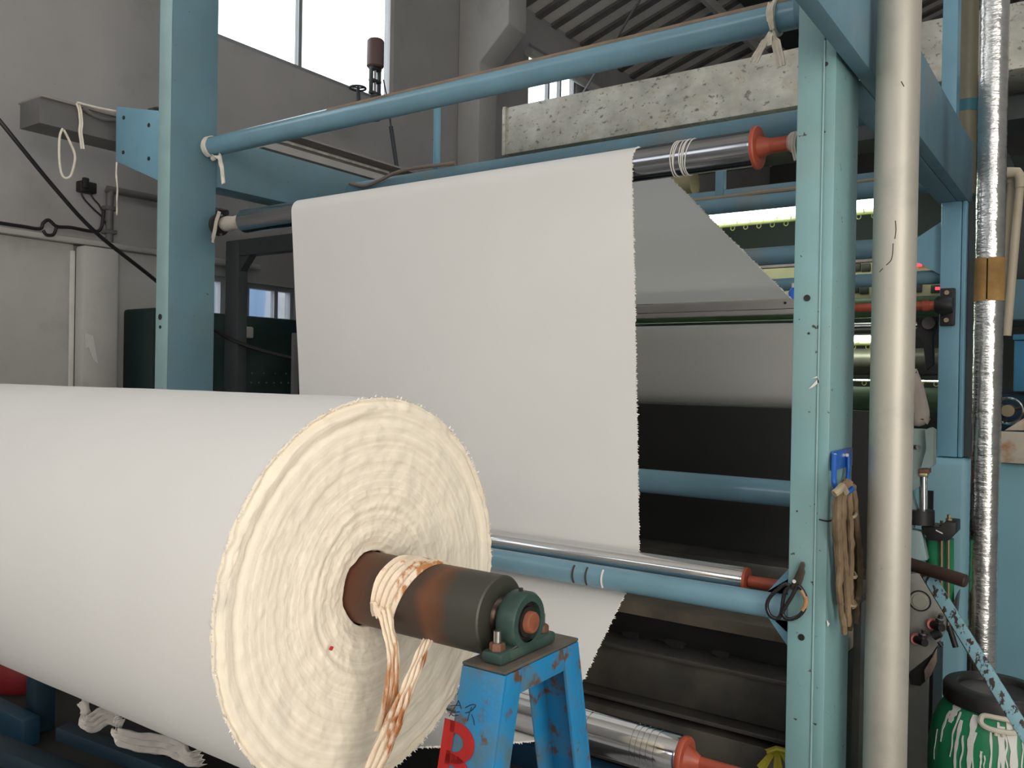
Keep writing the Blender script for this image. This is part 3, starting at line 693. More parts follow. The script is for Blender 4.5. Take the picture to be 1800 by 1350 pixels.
# loose thread fuzz round the rim
fm = MB()
for i in range(520):
    an = random.uniform(0, 2*PI); r = RR - random.uniform(-.002, .006); ln_ = random.uniform(.003, .009)
    d = V((random.uniform(.2, 1), random.uniform(-.6, .6) + math.cos(an)*.5, random.uniform(-.6, .6) + math.sin(an)*.5)).normalized()
    p = V((XF - .003, RY + r*math.cos(an), RZ + r*math.sin(an))); s_ = V((0, -math.sin(an), math.cos(an))) * .0022
    fm.add([p - s_, p + s_, p + d*ln_, p + V((.003, 0, 0))], [(0,1,2), (0,2,3), (1,3,2), (0,3,1)])
tag(fm.build('rim_fuzz', fray, roll, smooth=0), 'frayed fuzz on the rim', kind='stuff')
c = PX(580, 1139, XF+.004)
MB().prism([c + V((.002, .004*math.cos(t)*(1+.4*math.sin(2*t)), .004*math.sin(t))) for t in [2*PI*i/10 for i in range(10)]], (.0035, 0, 0)).build('red_mark', mat('red_spot', (.55, .02, .02), .8), roll)
# rusty core with bands, neck and stub
corem = bpy.data.materials.new('rust_banded_steel'); corem.use_nodes = True
N = corem.node_tree.nodes; L = corem.node_tree.links; b = N['Principled BSDF']; b.inputs['Roughness'].default_value = .5; b.inputs['Metallic'].default_value = .25
tc = N.new('ShaderNodeTexCoord'); sx = N.new('ShaderNodeSeparateXYZ'); L.new(tc.outputs['Object'], sx.inputs[0])
nn = N.new('ShaderNodeTexNoise'); nn.inputs['Scale'].default_value = 18; nn.inputs['Detail'].default_value = 6; L.new(tc.outputs['Object'], nn.inputs['Vector'])
ma = N.new('ShaderNodeMath'); ma.operation = 'MULTIPLY_ADD'; ma.inputs[1].default_value = .05; L.new(nn.outputs[0], ma.inputs[0]); L.new(sx.outputs[0], ma.inputs[2])
mr = N.new('ShaderNodeMapRange'); L.new(ma.outputs[0], mr.inputs[0])
CX0, CX1 = XE-.25, -.905
half = (CX1-CX0)/2
mr.inputs[1].default_value = half - .38 + .025; mr.inputs[2].default_value = half + .025
cr = N.new('ShaderNodeValToRGB'); L.new(mr.outputs[0], cr.inputs[0]); el = cr.color_ramp.elements
el[0].position = 0; el[0].color = (.09, .042, .026, 1); el[1].position = 1; el[1].color = (.055, .055, .042, 1)
for pos, c in ((.18, (.115, .042, .022, 1)), (.30, (.07, .042, .03, 1)), (.50, (.045, .032, .026, 1)), (.62, (.06, .036, .026, 1)), (.68, (.15, .055, .025, 1)), (.76, (.10, .045, .025, 1)), (.82, (.05, .05, .045, 1))):
    q = el.new(pos); q.color = c
L.new(cr.outputs[0], b.inputs['Base Color'])
bpn = N.new('ShaderNodeBump'); bpn.inputs['Strength'].default_value = .12; L.new(nn.outputs[0], bpn.inputs['Height']); L.new(bpn.outputs[0], b.inputs['Normal'])
CRr = .0735
MB().lathe((CX0, RY, RZ), (1, 0, 0), [(0, CRr), (CX1-CX0-.003, CRr), (CX1-CX0, CRr-.003), (CX1-CX0+.0005, .034)], 56).build('steel_core', corem, roll, smooth=25, origin=((CX0+CX1)/2, RY, RZ))
MB().lathe((CX1-.002, RY, RZ), (1, 0, 0), [(0, .036), (.006, .033), (.012, .027), (.04, .027)], 32).build('core_neck', mat('brown_steel', (.09, .06, .045), .3, .7, var=.3, vscale=20), roll)
MB().lathe((CX1+.03, RY, RZ), (1, 0, 0), [(0, .0195), (.040, .0195), (.043, .017)], 24).build('core_stub', mat('rust_orange', (.22, .065, .03), .65, var=.35, vscale=30, bump=.2), roll)

# rag tied round the core
rg = thing('tied_rag', (-1.10, RY, RZ-.35), 'cream and rust-stained rag strip tied round the roll core', 'rag')
def corept(x, deg, lift=.003): an = math.radians(deg); return V((x, RY - math.cos(an)*(CRr+lift), RZ + math.sin(an)*(CRr+lift)))
wrap = [corept(lerp(-1.135, -1.075, i/22) , lerp(-25, 172, i/22), .004) for i in range(23)]
MB().ribbon(wrap, [lerp(.046, .085, math.sin(PI*i/22)) for i in range(23)], (1, 0, 0), .003, 4, .0022).build('rag_wrap', rag, rg)
h1 = smoothpath([corept(-1.137, -8, .006), PY(676, 1075, 1.19), PY(684, 1110, 1.185), PY(692, 1150, 1.18), PY(690, 1200, 1.18), PY(683, 1250, 1.18), PY(672, 1290, 1.175)], 5)
MB().ribbon(h1, [lerp(.050, .030, min(1, i/9)) for i in range(16)] + [lerp(.030, .040, i/14) for i in range(len(h1)-16)], (1, .15, 0), .003, 3, .003).build('rag_tail', rag, rg)
h2 = smoothpath([PY(757, 1118, 1.235), PY(742, 1150, 1.21), PY(722, 1200, 1.185), PY(703, 1245, 1.168), PY(686, 1285, 1.165), PY(664, 1335, 1.16), PY(640, 1390, 1.15)], 5)
MB().ribbon(h2, [lerp(.026, .046, i/(len(h2)-1)) for i in range(len(h2))], (.9, .1, .3), .003, 3, .0035).build('rag_tail', rag, rg)

# ---- pillow block on the stand
BX = -.862
STZ = 1.008
pb = thing('pillow_block', (BX, RY, STZ), 'dark green pillow block bearing bolted on the blue stand', 'bearing')
hp = MB()
for s_ in range(1):
    n = 40; ro = .053; ri = .036; x0, x1 = BX-.020, BX+.020; vs = []; fs = []
    for x, r in ((x0, ri), (x0, ro-.004), (x0+.006, ro), (x1-.006, ro), (x1, ro-.004), (x1, ri)):
        for k in range(n): an = 2*PI*k/n; vs.append((x, RY + r*math.cos(an), RZ + r*math.sin(an)))
    for i in range(6):
        i2 = (i+1) % 6
        for k in range(n): k2 = (k+1) % n; fs.append((i*n+k, i*n+k2, i2*n+k2, i2*n+k))
    hp.add(vs, fs)
hp.build('housing_ring', castgreen, pb)
MB().prism([(BX-.019, RY-.046, STZ+.022), (BX-.019, RY+.046, STZ+.022), (BX-.019, RY+.036, RZ-.034), (BX-.019, RY+.015, RZ-.0465), (BX-.019, RY-.015, RZ-.0465), (BX-.019, RY-.036, RZ-.034)], (.038, 0, 0)).build('pedestal', castgreen, pb, bevel=.003)
MB().box((BX-.022, RY-.088, STZ+.001), (BX+.022, RY+.088, STZ+.022)).build('base_foot', castgreen, pb, bevel=.006)
MB().lathe((BX-.018, RY, RZ), (1, 0, 0), [(0, .0355), (.030, .0355), (.031, .028), (.036, .027), (.0365, .020), (.0, .020)], 32, False).build('bearing_race', mat('dirty_race', (.03, .026, .022), .4, .5), pb)
for s_ in (-1, 1):
    bt = MB().lathe((BX, RY+s_*.070, STZ+.022), (0, 0, 1), [(0, .014), (.010, .014), (.013, .012)], 6).build('nut', rusty, pb)
    MB().cyl((BX, RY+s_*.070, STZ+.034), (BX, RY+s_*.070, STZ+.055), .007, n=14).build('stud', steel, bt)
MB().cyl((BX, RY, RZ+.050), (BX, RY, RZ+.058), .004, n=8).build('grease_nipple', black, pb)

# ---- A-frame stand
st = thing('roll_stand', (-.87, 1.29, 0), 'rusty bright blue A-frame stand marked with a red B carrying the roll core', 'stand')
SX0, SX1 = -.914, -.822; SY0, SY1 = 1.168, 1.41
MB().box((SX0, SY0, STZ-.006), (SX1, SY1, STZ)).build('top_plate', grime, st, bevel=.002)
MB().prism([(SX1-.001, SY0+.001, STZ-.007), (SX1-.001, SY1-.001, STZ-.007), (SX1-.001, SY1+.008, STZ-.050), (SX1-.001, SY0-.008, STZ-.050)], (-.007, 0, 0)).build('top_flange', standblue, st, bevel=.001)
MB().prism([(SX0+.001, SY0+.001, STZ-.007), (SX0+.001, SY1-.001, STZ-.007), (SX0+.001, SY1+.008, STZ-.050), (SX0+.001, SY0-.008, STZ-.050)], (.007, 0, 0)).build('top_flange', standblue, st, bevel=.001)
SPL = .225   # outward lean of the legs per metre
def legchan(sgn):
    ya = SY0 if sgn < 0 else SY1; H = STZ-.007
    yb = ya + sgn*SPL*H
    mb = MB(); t = .007; fw = .055
    def pl_(x0, x1, off0, off1):   # a plate following the lean, between X x0..x1 and inset off0..off1 from the outer line
        i0, i1 = -sgn*off0, -sgn*off1
        mb.add([(x0, ya+i0, H), (x1, ya+i0, H), (x1, ya+i1, H), (x0, ya+i1, H), (x0, yb+i0, 0), (x1, yb+i0, 0), (x1, yb+i1, 0), (x0, yb+i1, 0)],
               [(0,1,2,3), (7,6,5,4), (0,4,5,1), (1,5,6,2), (2,6,7,3), (3,7,4,0)])
    pl_(SX0, SX1, 0, t); pl_(SX1-t, SX1+.0005, t, fw); pl_(SX0-.0005, SX0+t, t, fw)
    return mb.build('leg', standblue, st, bevel=.0015)
lgn = legchan(-1); lgf = legchan(1)
MB().box((SX0+.01, SY0-SPL*.75+.02, .25), (SX1-.01, SY1+SPL*.75-.02, .30)).build('cross_bar', standblue, st, bevel=.003)
for s_, yy in ((-1, SY0-SPL*STZ), (1, SY1+SPL*STZ)): MB().box((SX0-.03, yy-.06, 0), (SX1+.03, yy+.06, .008)).build('foot_plate', standblue, st)
# stencilled B and marker strokes on the near leg face
th_ = math.atan(SPL)
def legpt(x, zdn): return V((x, SY0 - SPL*zdn, STZ-.007-zdn))
ux = V((1, 0, 0)); uy = V((0, SPL, 1)).normalized(); un = V((0, -1, SPL)).normalized()
def legray(px, py):      # measured ray met with the outer face of the near leg
    d = ray(px, py); p0 = legpt(SX0, 0); t = (p0 - EYE).dot(un) / d.dot(un); return EYE + d*t
o0 = legray(783, 1262); o1 = legray(842, 1275)
zB = o0.z; Bx0 = o0.x
orig = legpt(Bx0, STZ-.007-zB) + un*.0008
def stroke(mb, pts, wd):
    n = len(pts); L_ = []; R_ = []
    for i in range(n):
        a_ = V(pts[max(i-1, 0)]); b_ = V(pts[min(i+1, n-1)]); d_ = (b_-a_).normalized(); nn_ = V((-d_.y, d_.x))*wd/2; p_ = V(pts[i]); L_.append(p_+nn_); R_.append(p_-nn_)
    q = [orig + ux*p_.x*1.12 + uy*p_.y*.88 for p_ in L_ + R_]; m_ = [p_ + un*.0009 for p_ in q]
    mb.add(q + m_, [(i, i+1, n+i+1, n+i) for i in range(n-1)] + [(2*n+i, 3*n+i, 3*n+i+1, 2*n+i+1) for i in range(n-1)] +
           [(i, 2*n+i, 2*n+i+1, i+1) for i in range(n-1)] + [(n+i, n+i+1, 3*n+i+1, 3*n+i) for i in range(n-1)])
lbm = MB(); sw = .021
stroke(lbm, [(.0105, 0), (.0105, -.15)], sw)
def bowl(x0, xr, yt, yb):
    cy_ = (yt+yb)/2; ry = (yt-yb)/2
    return [(x0, yt), (x0+.01, yt)] + [(x0+.012 + (xr-x0-.012)*math.sin(t), cy_ + ry*math.cos(t)) for t in [PI*i/14 for i in range(15)]] + [(x0+.01, yb), (x0, yb)]
stroke(lbm, bowl(.012, .052, -.0105, -.066), sw); stroke(lbm, bowl(.012, .056, -.070, -.1395), sw)
lb = lbm.build('letter_b', redpaint, lgn, smooth=0); lb['label'] = 'red painted letter B'
sc = MB()
for st_ in ([(792, 1241), (800, 1240), (810, 1240)], [(806, 1231), (809, 1240), (811, 1246)], [(806, 1232), (799, 1244), (793, 1254), (790, 1259)], [(791, 1253), (800, 1252), (808, 1251)],
            [(818, 1244), (828, 1239), (836, 1239), (834, 1244), (826, 1251), (818, 1253)], [(829, 1243), (825, 1255), (822, 1267)], [(829, 1256), (833, 1266), (834, 1275)],
            [(793, 1254), (797, 1258), (806, 1257)]):
    sc.tube(smoothpath([legray(*q) + un*.0004 for q in st_], 3), .0008, 5)
sc.build('marker_scrawl', ink, lgn)
rx = mat('red_blot', (.30, .012, .01), .5)

# ================================================================== THINGS HUNG ON THE FRAME
# white tie on the upper tube
tt = thing('cloth_tie', (-.84, 2.5, 2.3), 'knotted white cloth tie hanging from the right end of the upper tube', 'cloth tie')
xk = PY(1358, 20, 2.50).x
MB().tube([(xk + .012*(1 if math.sin(an) > 0 else -1)*abs(math.sin(an))*.3, 2.55 - .050*math.cos(an), 2.600 + .050*math.sin(an)) for an in [2*PI*i/30 for i in range(30)]], .007, 8, True).build('loop', tie, tt)
YT = 2.49
MB().ribbon(smoothpath([PY(1356, 5, YT), PY(1353, 22, YT), PY(1355, 38, YT), PY(1358, 52, YT)], 4), [.022]*8+[.016]*5, (1, 0, 0), .004, 2, .003).build('hanging_strip', tie, tt)
MB().lathe(PY(1357, 58, YT), (0, 0, -1), [(0, .004), (.004, .011), (.012, .013), (.018, .009), (.022, .004)], 14).build('knot', tie, tt)
MB().ribbon(smoothpath([PY(1356, 58, YT), PY(1344, 75, YT-.006), PY(1333, 95, YT-.008), PY(1325, 108, YT-.006)], 4), [.014]*4+[.026]*9, (1, 0, .4), .005, 2, .003).build('tail', tie, tt)
MB().ribbon(smoothpath([PY(1358, 58, YT), PY(1364, 75, YT-.006), PY(1369, 95, YT-.004), PY(1374, 117, YT)], 4), [.014]*4+[.028]*9, (1, 0, -.2), .005, 2, .003).build('tail', tie, tt)
MB().ribbon(smoothpath([PY(1356, 58, YT-.004), PY(1353, 70, YT-.010), PY(1354, 80, YT-.010)], 4), [.016]*9, (1, 0, 0), .004, 1, .002).build('tail', tie, tt)
# band on the left end of the upper tube
tb = thing('cloth_band', (-3.55, 2.5, 2.3), 'grey-white cloth band dangling from the left end of the upper tube', 'cloth tie')
MB().ribbon([V((-3.585, 2.55 - .052*math.cos(an), 2.600 + .052*math.sin(an))) for an in [math.radians(-75 + 230*i/20) for i in range(21)]], .03, (1, 0, 0), .003, 1, .001).build('loop', tie, tb)
MB().ribbon(smoothpath([V((-3.575, 2.535, 2.540)), PY(384, 274, 2.53), PY(388, 285, 2.525), PY(391, 300, 2.52), PY(393, 323, 2.515)], 4), [.03]*17, (1, 0, 0), .003, 1, .002).build('tail', tie, tb)
# threads under the bracket plate
MB_ = MB().ribbon(smoothpath([PY(206, 285, 2.345), PY(205, 305, 2.345), PY(207, 330, 2.343), PY(206, 355, 2.345), PY(206, 378, 2.345)], 4), [.014]*6+[.010]*6+[.004]*5, (1, 0, 0), .003, 1, .002).build('hanging_yarn', tie)
tag(MB_, 'thin cream yarn hanging below the blue bracket plate', 'yarn')
# dark motor top behind the bracket plate
mt = thing('small_motor', (-3.80, 2.5, 2.6), 'dark domed motor top peeking over the blue bracket plate', 'motor')
c = PY(275, 196, 2.47); MB().lathe((c.x, 2.50, c.z-.16), (0, 0, 1), [(0, .075), (.14, .078), (.165, .07), (.178, .045), (.182, .01)], 24).build('motor_body', black, mt)
# twig-like cord on the rear tube
tag(MB().tube(smoothpath([PY(615, 322, 3.42), PY(640, 327, 3.43), PY(665, 318, 3.43), PY(700, 302, 3.44), PY(740, 294, 3.45), PY(800, 287, 3.45)], 5), .010, 8).build('jute_rope', mat('brown_cord', (.21, .17, .14), .9)), 'brown cord lying along the rear tube above the fabric', 'cord')

# scissors
sc_ = thing('scissors', PY(1390, 1090, 2.335), 'old black-handled scissors hanging on the right post', 'scissors')
YS = 2.334
def spx(pts, Y=YS, n=6): return smoothpath([PY(x, y, Y) for x, y in pts], n)
bl = [(1387, 1033), (1398, 1010), (1405, 994), (1408, 988), (1413, 988), (1415, 994), (1413, 1003), (1408, 1020), (1402, 1034), (1394, 1036)]
MB().prism([PY(x, y, YS) for x, y in bl], (0, .005, 0)).build('blade', mat('worn_blade', (.10, .085, .07), .4, .8, var=.3, vscale=30), sc_, bevel=.001)
MB().prism([PY(x+2, y+3, YS-.006) for x, y in bl[:4] + bl[6:]], (0, .005, 0)).build('blade', MAT['worn_blade'], sc_, bevel=.001)
MB().cyl(PY(1396, 1022, YS-.008), PY(1396, 1022, YS+.006), .005, n=12).build('pivot', steel, sc_)
MB().tube(spx([(1388, 1030), (1380, 1027), (1366, 1037), (1352, 1052), (1348, 1066), (1352, 1079), (1360, 1086), (1369, 1086), (1374, 1075), (1376, 1058), (1380, 1040), (1388, 1030)]), .0055, 10).build('handle', blackgloss, sc_)
h = MB().tube(spx([(1400, 1032), (1404, 1030), (1412, 1040), (1417, 1055), (1414, 1070), (1405, 1082), (1392, 1088), (1382, 1087), (1376, 1079), (1380, 1068), (1392, 1048), (1400, 1032)], YS-.006), .0055, 10).build('handle', blackgloss, sc_)
MB().tube(spx([(1409, 1037), (1413, 1044), (1417, 1055), (1415, 1066), (1411, 1073)], YS-.006), .0062, 10).build('handle_wrap', mat('tan_tape', (.42, .22, .10), .7, var=.3, vscale=40), h)

# blue hook and rope bundle
hk = thing('wall_hook', PX(1478, 850, -.60), 'bright blue steel hook plate fixed to the side of the right post', 'hook')
a = PX(1461, 794, -.606); b = PX(1494, 818, -.606)
MB().box((-.607, a.y, b.z), (-.599, b.y, a.z)).build('hook_plate', hookblue, hk, bevel=.002)
MB().tube(smoothpath([PX(1467, 800, -.594), PX(1466, 830, -.590), PX(1466, 848, -.586), PX(1472, 862, -.580), PX(1482, 868, -.572), PX(1492, 864, -.560), PX(1501, 857, -.548)], 5), .007, 10).build('hook_rod', hookblue, hk)
MB().tube(smoothpath([PX(1491, 798, -.594), PX(1491, 830, -.592), PX(1488, 852, -.588)], 4), .006, 10).build('hook_rod', hookblue, hk)
for dx in (5, 26): MB().cyl(PX(1463+dx, 800, -.600), PX(1463+dx, 800, -.594), .005, n=8).build('bolt', steel, hk)
rp_ = thing('rope_bundle', PX(1490, 1200, -.575), 'bundle of frayed brown rope hanging from the blue hook', 'rope')
for k in range(11):
    ox = -19 + 38*(k/10); X_ = -.585 + .022*math.sin(k*2.1)
    yb = 1085 + 28*math.sin(k*1.7) if k != 8 else 1203
    ph = k*1.3
    pts = [(1484 + ox*.5 + 6, 842 + 3*abs(ox)*.2), (1482 + ox*.8 + 4, 872), (1487 + ox + 2*math.sin(ph), 930), (1490 + ox + 3*math.sin(ph+1), 990), (1490 + ox*.95 + 3*math.sin(ph+2), 1040), (1494 + ox*.6, yb)]
    if k == 8: pts = pts[:4] + [(1503, 1060), (1506, 1130), (1505, yb)]
    P_ = smoothpath([PX(x, y, X_) for x, y in pts], 5)
    MB().tube([q + V((.003*nz3(i*.7, k, 0), .004*nz3(i*.9, k, 4), 0)) for i, q in enumerate(P_)], [.0085 + .003*nz3(i*.8, k*3, 1) for i in range(len(P_))], 8).build('strand', ropem, rp_)
for yk, hw in ((905, .03), (1010, .028), (1060, .026)):
    c = PX(1489, yk, -.582)
    MB().tube([c + V((.022*math.cos(t), .034*math.sin(t), .004*math.sin(2*t+yk))) for t in [2*PI*i/20 for i in range(20)]], .0045, 6, True).build('binding', mat('pale_twine', (.33, .27, .18), .9, var=.3), rp_)
MB().tube(smoothpath([PX(1466, 868, -.57), PX(1474, 862, -.562), PX(1480, 855, -.56), PX(1486, 866, -.556)], 4), .010, 8).build('frayed_knot', MAT['pale_twine'], rp_)

# ================================================================== VERTICAL PIPES
gp = thing('galvanised_pipe', (-.480, 2.469, 0), 'thick pale galvanised pipe standing right of the blue post', 'pipe')
MB().cyl((-.480, 2.469, 0), (-.480, 2.469, 4.4), .055, n=56).build('pipe_tube', galv, gp)
for pts in ([(1574, 388), (1575, 404), (1573, 420)], [(1570, 428), (1569, 446), (1566, 458), (1558, 466)], [(1552, 472), (1546, 478)], [(1584, 143), (1589, 152)]):
    P_ = []
    for x, y in pts:       # meet the measured ray with the pipe surface
        d = ray(x, y); A = d.x**2 + d.y**2; B_ = -2*(d.x*-.480 + d.y*2.469); C_ = .480**2 + 2.469**2 - .055**2
        t = (-B_ - math.sqrt(B_*B_ - 4*A*C_)) / (2*A); P_.append(EYE + d*t)
    MB().tube(smoothpath(P_, 4), .0013, 5).build('scratch', ringpaint, gp)
fp = thing('foil_pipe', (-.364, 3.529, .0), 'tall pipe wrapped in crinkled silver foil at the right', 'pipe')
FR = .0475
def foilsec(z0, z1, nm, m_, seed, lum=.0011):
    vs = []; fs = []; n = 48; nzn = max(6, int((z1-z0)/.012))
    for i in range(nzn+1):
        z = lerp(z0, z1, i/nzn)
        for k in range(n):
            an = 2*PI*k/n; r = FR + lum*nz3(math.cos(an)*2.2, math.sin(an)*2.2, z*30+seed) + lum*.7*nz3(math.cos(an)*7, math.sin(an)*7, z*55+seed) + .0003*math.sin(z*330+seed)
            vs.append((-.364 + r*math.cos(an), 3.529 + r*math.sin(an), z))
    for i in range(nzn):
        for k in range(n): k2 = (k+1) % n; fs.append((i*n+k, i*n+k2, (i+1)*n+k2, (i+1)*n+k))
    return MB().add(vs, fs).build(nm, m_, fp, smooth=50)
zA = PY(1735, 455, 3.5).z; zB_ = PY(1735, 527, 3.5).z
foilsec(zA, 3.6, 'foil_wrap', foil, 1.); foilsec(.0, zB_, 'foil_wrap', foil, 7.)
for s_ in (0, 1):
    n = 20; vs = []; fs = []; a0_ = math.radians(-86 + s_*182); a1_ = a0_ + math.radians(172)
    for z in (zB_-.004, lerp(zA, zB_, .5), zA+.004):
        for k in range(n+1):
            an = lerp(a0_, a1_, k/n); r = FR + .002 + .002*nz3(k*.4, z*20, s_)
            vs.append((-.364 + r*math.cos(an), 3.529 + r*math.sin(an), z))
    for i in range(2):
        for k in range(n): fs.append((i*(n+1)+k, i*(n+1)+k+1, (i+1)*(n+1)+k+1, (i+1)*(n+1)+k))
    # turned so that the slit faces the aisle
    c_ = V((-.364, 3.529, 0)); rot = Matrix.Rotation(math.radians(-4), 3, 'Z')
    MB().add([rot @ (V(v) - c_) + c_ for v in vs], fs).build('lagging_shell', cardboard, fp, smooth=60)
MB().cyl((-.364, 3.529, zB_-.01), (-.364, 3.529, zA+.01), FR-.006, n=32).build('inner_pipe', mat('dark_lagging', (.08, .05, .02), .9), fp)
op = thing('olive_pipe', (-.5, 5.0, 0), 'olive-brown insulated pipe with a blue tape band behind the foil pipe', 'pipe')
c = PY(1699, 120, 4.72)
MB().cyl((c.x, 4.752, 2.45), (c.x, 4.752, 4.6), .047, n=32).build('pipe_tube', olive, op)
zt_ = PY(1699, 184, 4.72).z; MB().cyl((c.x, 4.752, zt_-.028), (c.x, 4.752, zt_+.028), .049, n=32).build('tape_band', mat('blue_tape', (.02, .11, .15), .5), op)
pv = thing('pvc_pipes', PY(1780, 560, 4.2), 'pair of cream plastic pipes with an elbow beside the foil pipe', 'pipe')
Yv = 4.2; elb = [PY(1755, 304, Yv), PY(1785, 304, Yv), PY(1795, 308, Yv), PY(1795, 325, Yv)]
MB().tube([PY(1735, 306, Yv), PY(1775, 303, Yv), PY(1788, 303, Yv), PY(1794, 312, Yv), PY(1794, 330, Yv)], .022, 14).build('elbow', pvc, pv)
MB().cyl(PY(1793, 322, Yv), PY(1770, 590, Yv), .017, n=18).build('pipe_tube', pvc, pv)
MB().cyl(PY(1779, 312, Yv+.05), PY(1762, 545, Yv+.05), .017, n=18).build('pipe_tube', pvc, pv)
MB().cyl(PY(1779, 310, Yv+.05), PY(1778, 322, Yv+.05), .022, n=18).build('socket_joint', pvc, pv)

# ================================================================== DUCT OVERHEAD
du = thing('galvanised_duct', (-1.5, 4.95, 3.04), 'long mottled galvanised air duct crossing behind the frame', 'duct')
MB().box((-3.485, 4.8, 3.05), (.9, 5.2, 3.375)).build('duct_body', spangle, du, bevel=.006)
for xx in (-3.46,): MB().box((xx-.012, 4.788, 3.045), (xx+.012, 5.21, 3.38)).build('duct_seam', spangle, du, bevel=.002)
# dark box standing in for the shadow gap just below
tag(MB().box((-3.4, 5.0, 2.86), (.6, 5.3, 2.98)).build('shadow_gap_box', slate, bevel=.004), 'dark box added as the shadow gap under the galvanised duct', 'beam')
# pneumatic valve in front of the big window
va = thing('pneumatic_valve', PX(660, 215, -4.4), 'control valve with a brown cylinder head in front of the bright window', 'valve')
Xv = -4.4; c = PX(660, 100, Xv); z = lambda y: PX(660, y, Xv).z
MB().lathe((Xv, c.y, z(120)), (0, 0, 1), [(0, .05), (.012, .062), (z(70)-z(120)-.012, .062), (z(70)-z(120), .052)], 28).build('cylinder_head', mat('brown_housing', (.12, .075, .07), .5), va)
for s_ in (-1, 1): MB().box((Xv-.014, c.y+s_*.040-.010, z(165)), (Xv+.014, c.y+s_*.040+.010, z(120))).build('yoke_arm', slate, va, bevel=.004)
for yy in (122, 143, 165): MB().box((Xv-.02, c.y-.048, z(yy)-.010), (Xv+.02, c.y+.048, z(yy)+.010)).build('yoke_plate', slate, va, bevel=.004)
MB().cyl((Xv, c.y, z(166)), (Xv, c.y, z(120)), .011, n=12).build('stem', steel, va)
c_valve = c
MB().lathe((Xv, c.y, z(212)), (0, 0, 1), [(0, .04), (.02, .045), (.03, .03), (z(168)-z(212), .034)], 20).build('valve_body', slate, va)
MB().tube(smoothpath([PX(674, 140, Xv), PX(677, 155, Xv), PX(680, 170, Xv), PX(686, 200, Xv)], 4), .005, 6).build('air_line', black, va)
hv = thing('hand_valve', PX(628, 215, -4.4), 'small gate valve with a spoked handwheel below the bright window', 'valve')
c = PX(629, 155, Xv)
MB().tube([c + V((.055*math.cos(t), .055*math.sin(t), 0)) for t in [2*PI*i/28 for i in range(28)]], .008, 8, True).build('handwheel_rim', slate, hv)
for k in range(3):
    t = 2*PI*k/3 + .4; MB().cyl(c, c + V((.055*math.cos(t), .055*math.sin(t), 0)), .006, n=8).build('spoke', slate, hv)
MB().lathe(PX(629, 208, Xv), (0, 0, 1), [(0, .04), (.05, .04), (.06, .022), (.10, .026), (.12, .018), (c.z-PX(629, 208, Xv).z+.01, .010)], 16).build('valve_body', slate, hv)
zp = z(200); vp = MB().cyl((XW, c_valve.y, zp), (Xv, c_valve.y, zp), .022, n=16).build('valve_pipe', slate)
tag(vp, 'short dark pipe holding the control valve off the wall', 'pipe')
ro_ = thing('gas_strut', PX(695, 300, -3.9), 'dark thin rod hanging below the upper tube near the window', 'rod')
MB().cyl(PX(684, 195, -3.9), PX(687, 222, -3.9), .006, n=8).build('rod_upper', slate, ro_); MB().cyl(PX(687, 222, -3.9), PX(701, 318, -3.9), .014, n=12).build('rod_sleeve', slate, ro_)

# ================================================================== MACHINERY SEEN THROUGH THE REAR OF THE FRAME
lampm = mat('lamp_tube', (.9, .95, .9), .4, emit=((.86, 1.0, .80), 18.0))
yel = mat('yellow_guard', (.55, .58, .22), .5, var=.05)
yelglow = mat('yellow_diffuser', (.70, .74, .42), .4, var=.05, trans=.6)
def lamp(label, px, py, Y, x0, x1, r, loops=True, power=9):
    z = PY(px, py, Y).z
    e = thing('fluorescent_lamp', ((x0+x1)/2, Y, z), label, 'lamp', 'fluorescent lamps inside the machine')
    MB().cyl((x0, Y, z), (x1, Y, z), r, n=20).build('tube', lampm, e)
    MB().box((x0, Y-.07, z+r*1.15), (x1, Y+.09, z+r*1.5)).build('batten', palepipe, e)
    if loops:
        MB().cyl((x0, Y-.03, z-r*1.75), (x1, Y-.03, z-r*1.75), .004, n=6).build('guard_wire', yel, e)
        MB().box((x0, Y-.036, z-r*1.7), (x1, Y-.033, z-r*.75)).build('guard_strip', yelglow, e)
        n = int((x1-x0)/.085)
        l0 = None
        for k in range(n):
            x = x0 + .05 + k*.085
            if l0 is None:
                l0 = MB().tube([V((x + .013*math.sin(t), Y-.03, z-r*1.75-.012 + .014*math.cos(t))) for t in [2*PI*i/14 for i in range(14)]], .0032, 5, True).build('guard_loop', yel, e); xl = x
                l1 = MB().tube([(x+.03, Y-.03, z-r*1.75), (x+.03, Y-.038, z-r*.4), (x+.03, Y-.03, z+r)], .003, 5).build('guard_stay', yel, e)
            else:
                for q in (l0, l1):
                    c = q.copy(); COL.objects.link(c); c.location.x += x - xl
    return e
lamp('bright fluorescent lamp with hooked wire guard below the rear tube', 1330, 381, 5.3, -2.89, PY(1560, 370, 5.3).x, .030)
lamp('short glowing lamp between post and galvanised pipe at mid height', 1510, 597, 5.6, -2.89, PY(1580, 597, 5.6).x, .020)
lamp('thin glowing strip lamp low behind the galvanised pipe', 1510, 668, 5.9, -2.89, -.62, .004)
isf = thing('inner_side_frame', (-2.95, 5.7, 0), 'dark inner side plate carrying the rollers deep inside the machine', 'side plate')
MB().box((-3.0, 5.0, 0), (-2.9, 6.5, 3.0)).build('plate', slate, isf, bevel=.005)
cp = thing('control_panel', (-1.2, 6.0, 1.9), 'beige control panel with dark meters and red indicators in the background', 'control panel')
za = PY(1515, 425, 6.0).z; zb_ = PY(1515, 525, 6.0).z
MB().box((-2.89, 6.0, zb_), (-.62, 6.1, za)).build('panel_face', beige, cp, bevel=.004)
redled = mat('red_indicator', (.5, .01, .02), .4, emit=((1, .05, .08), 2.0))
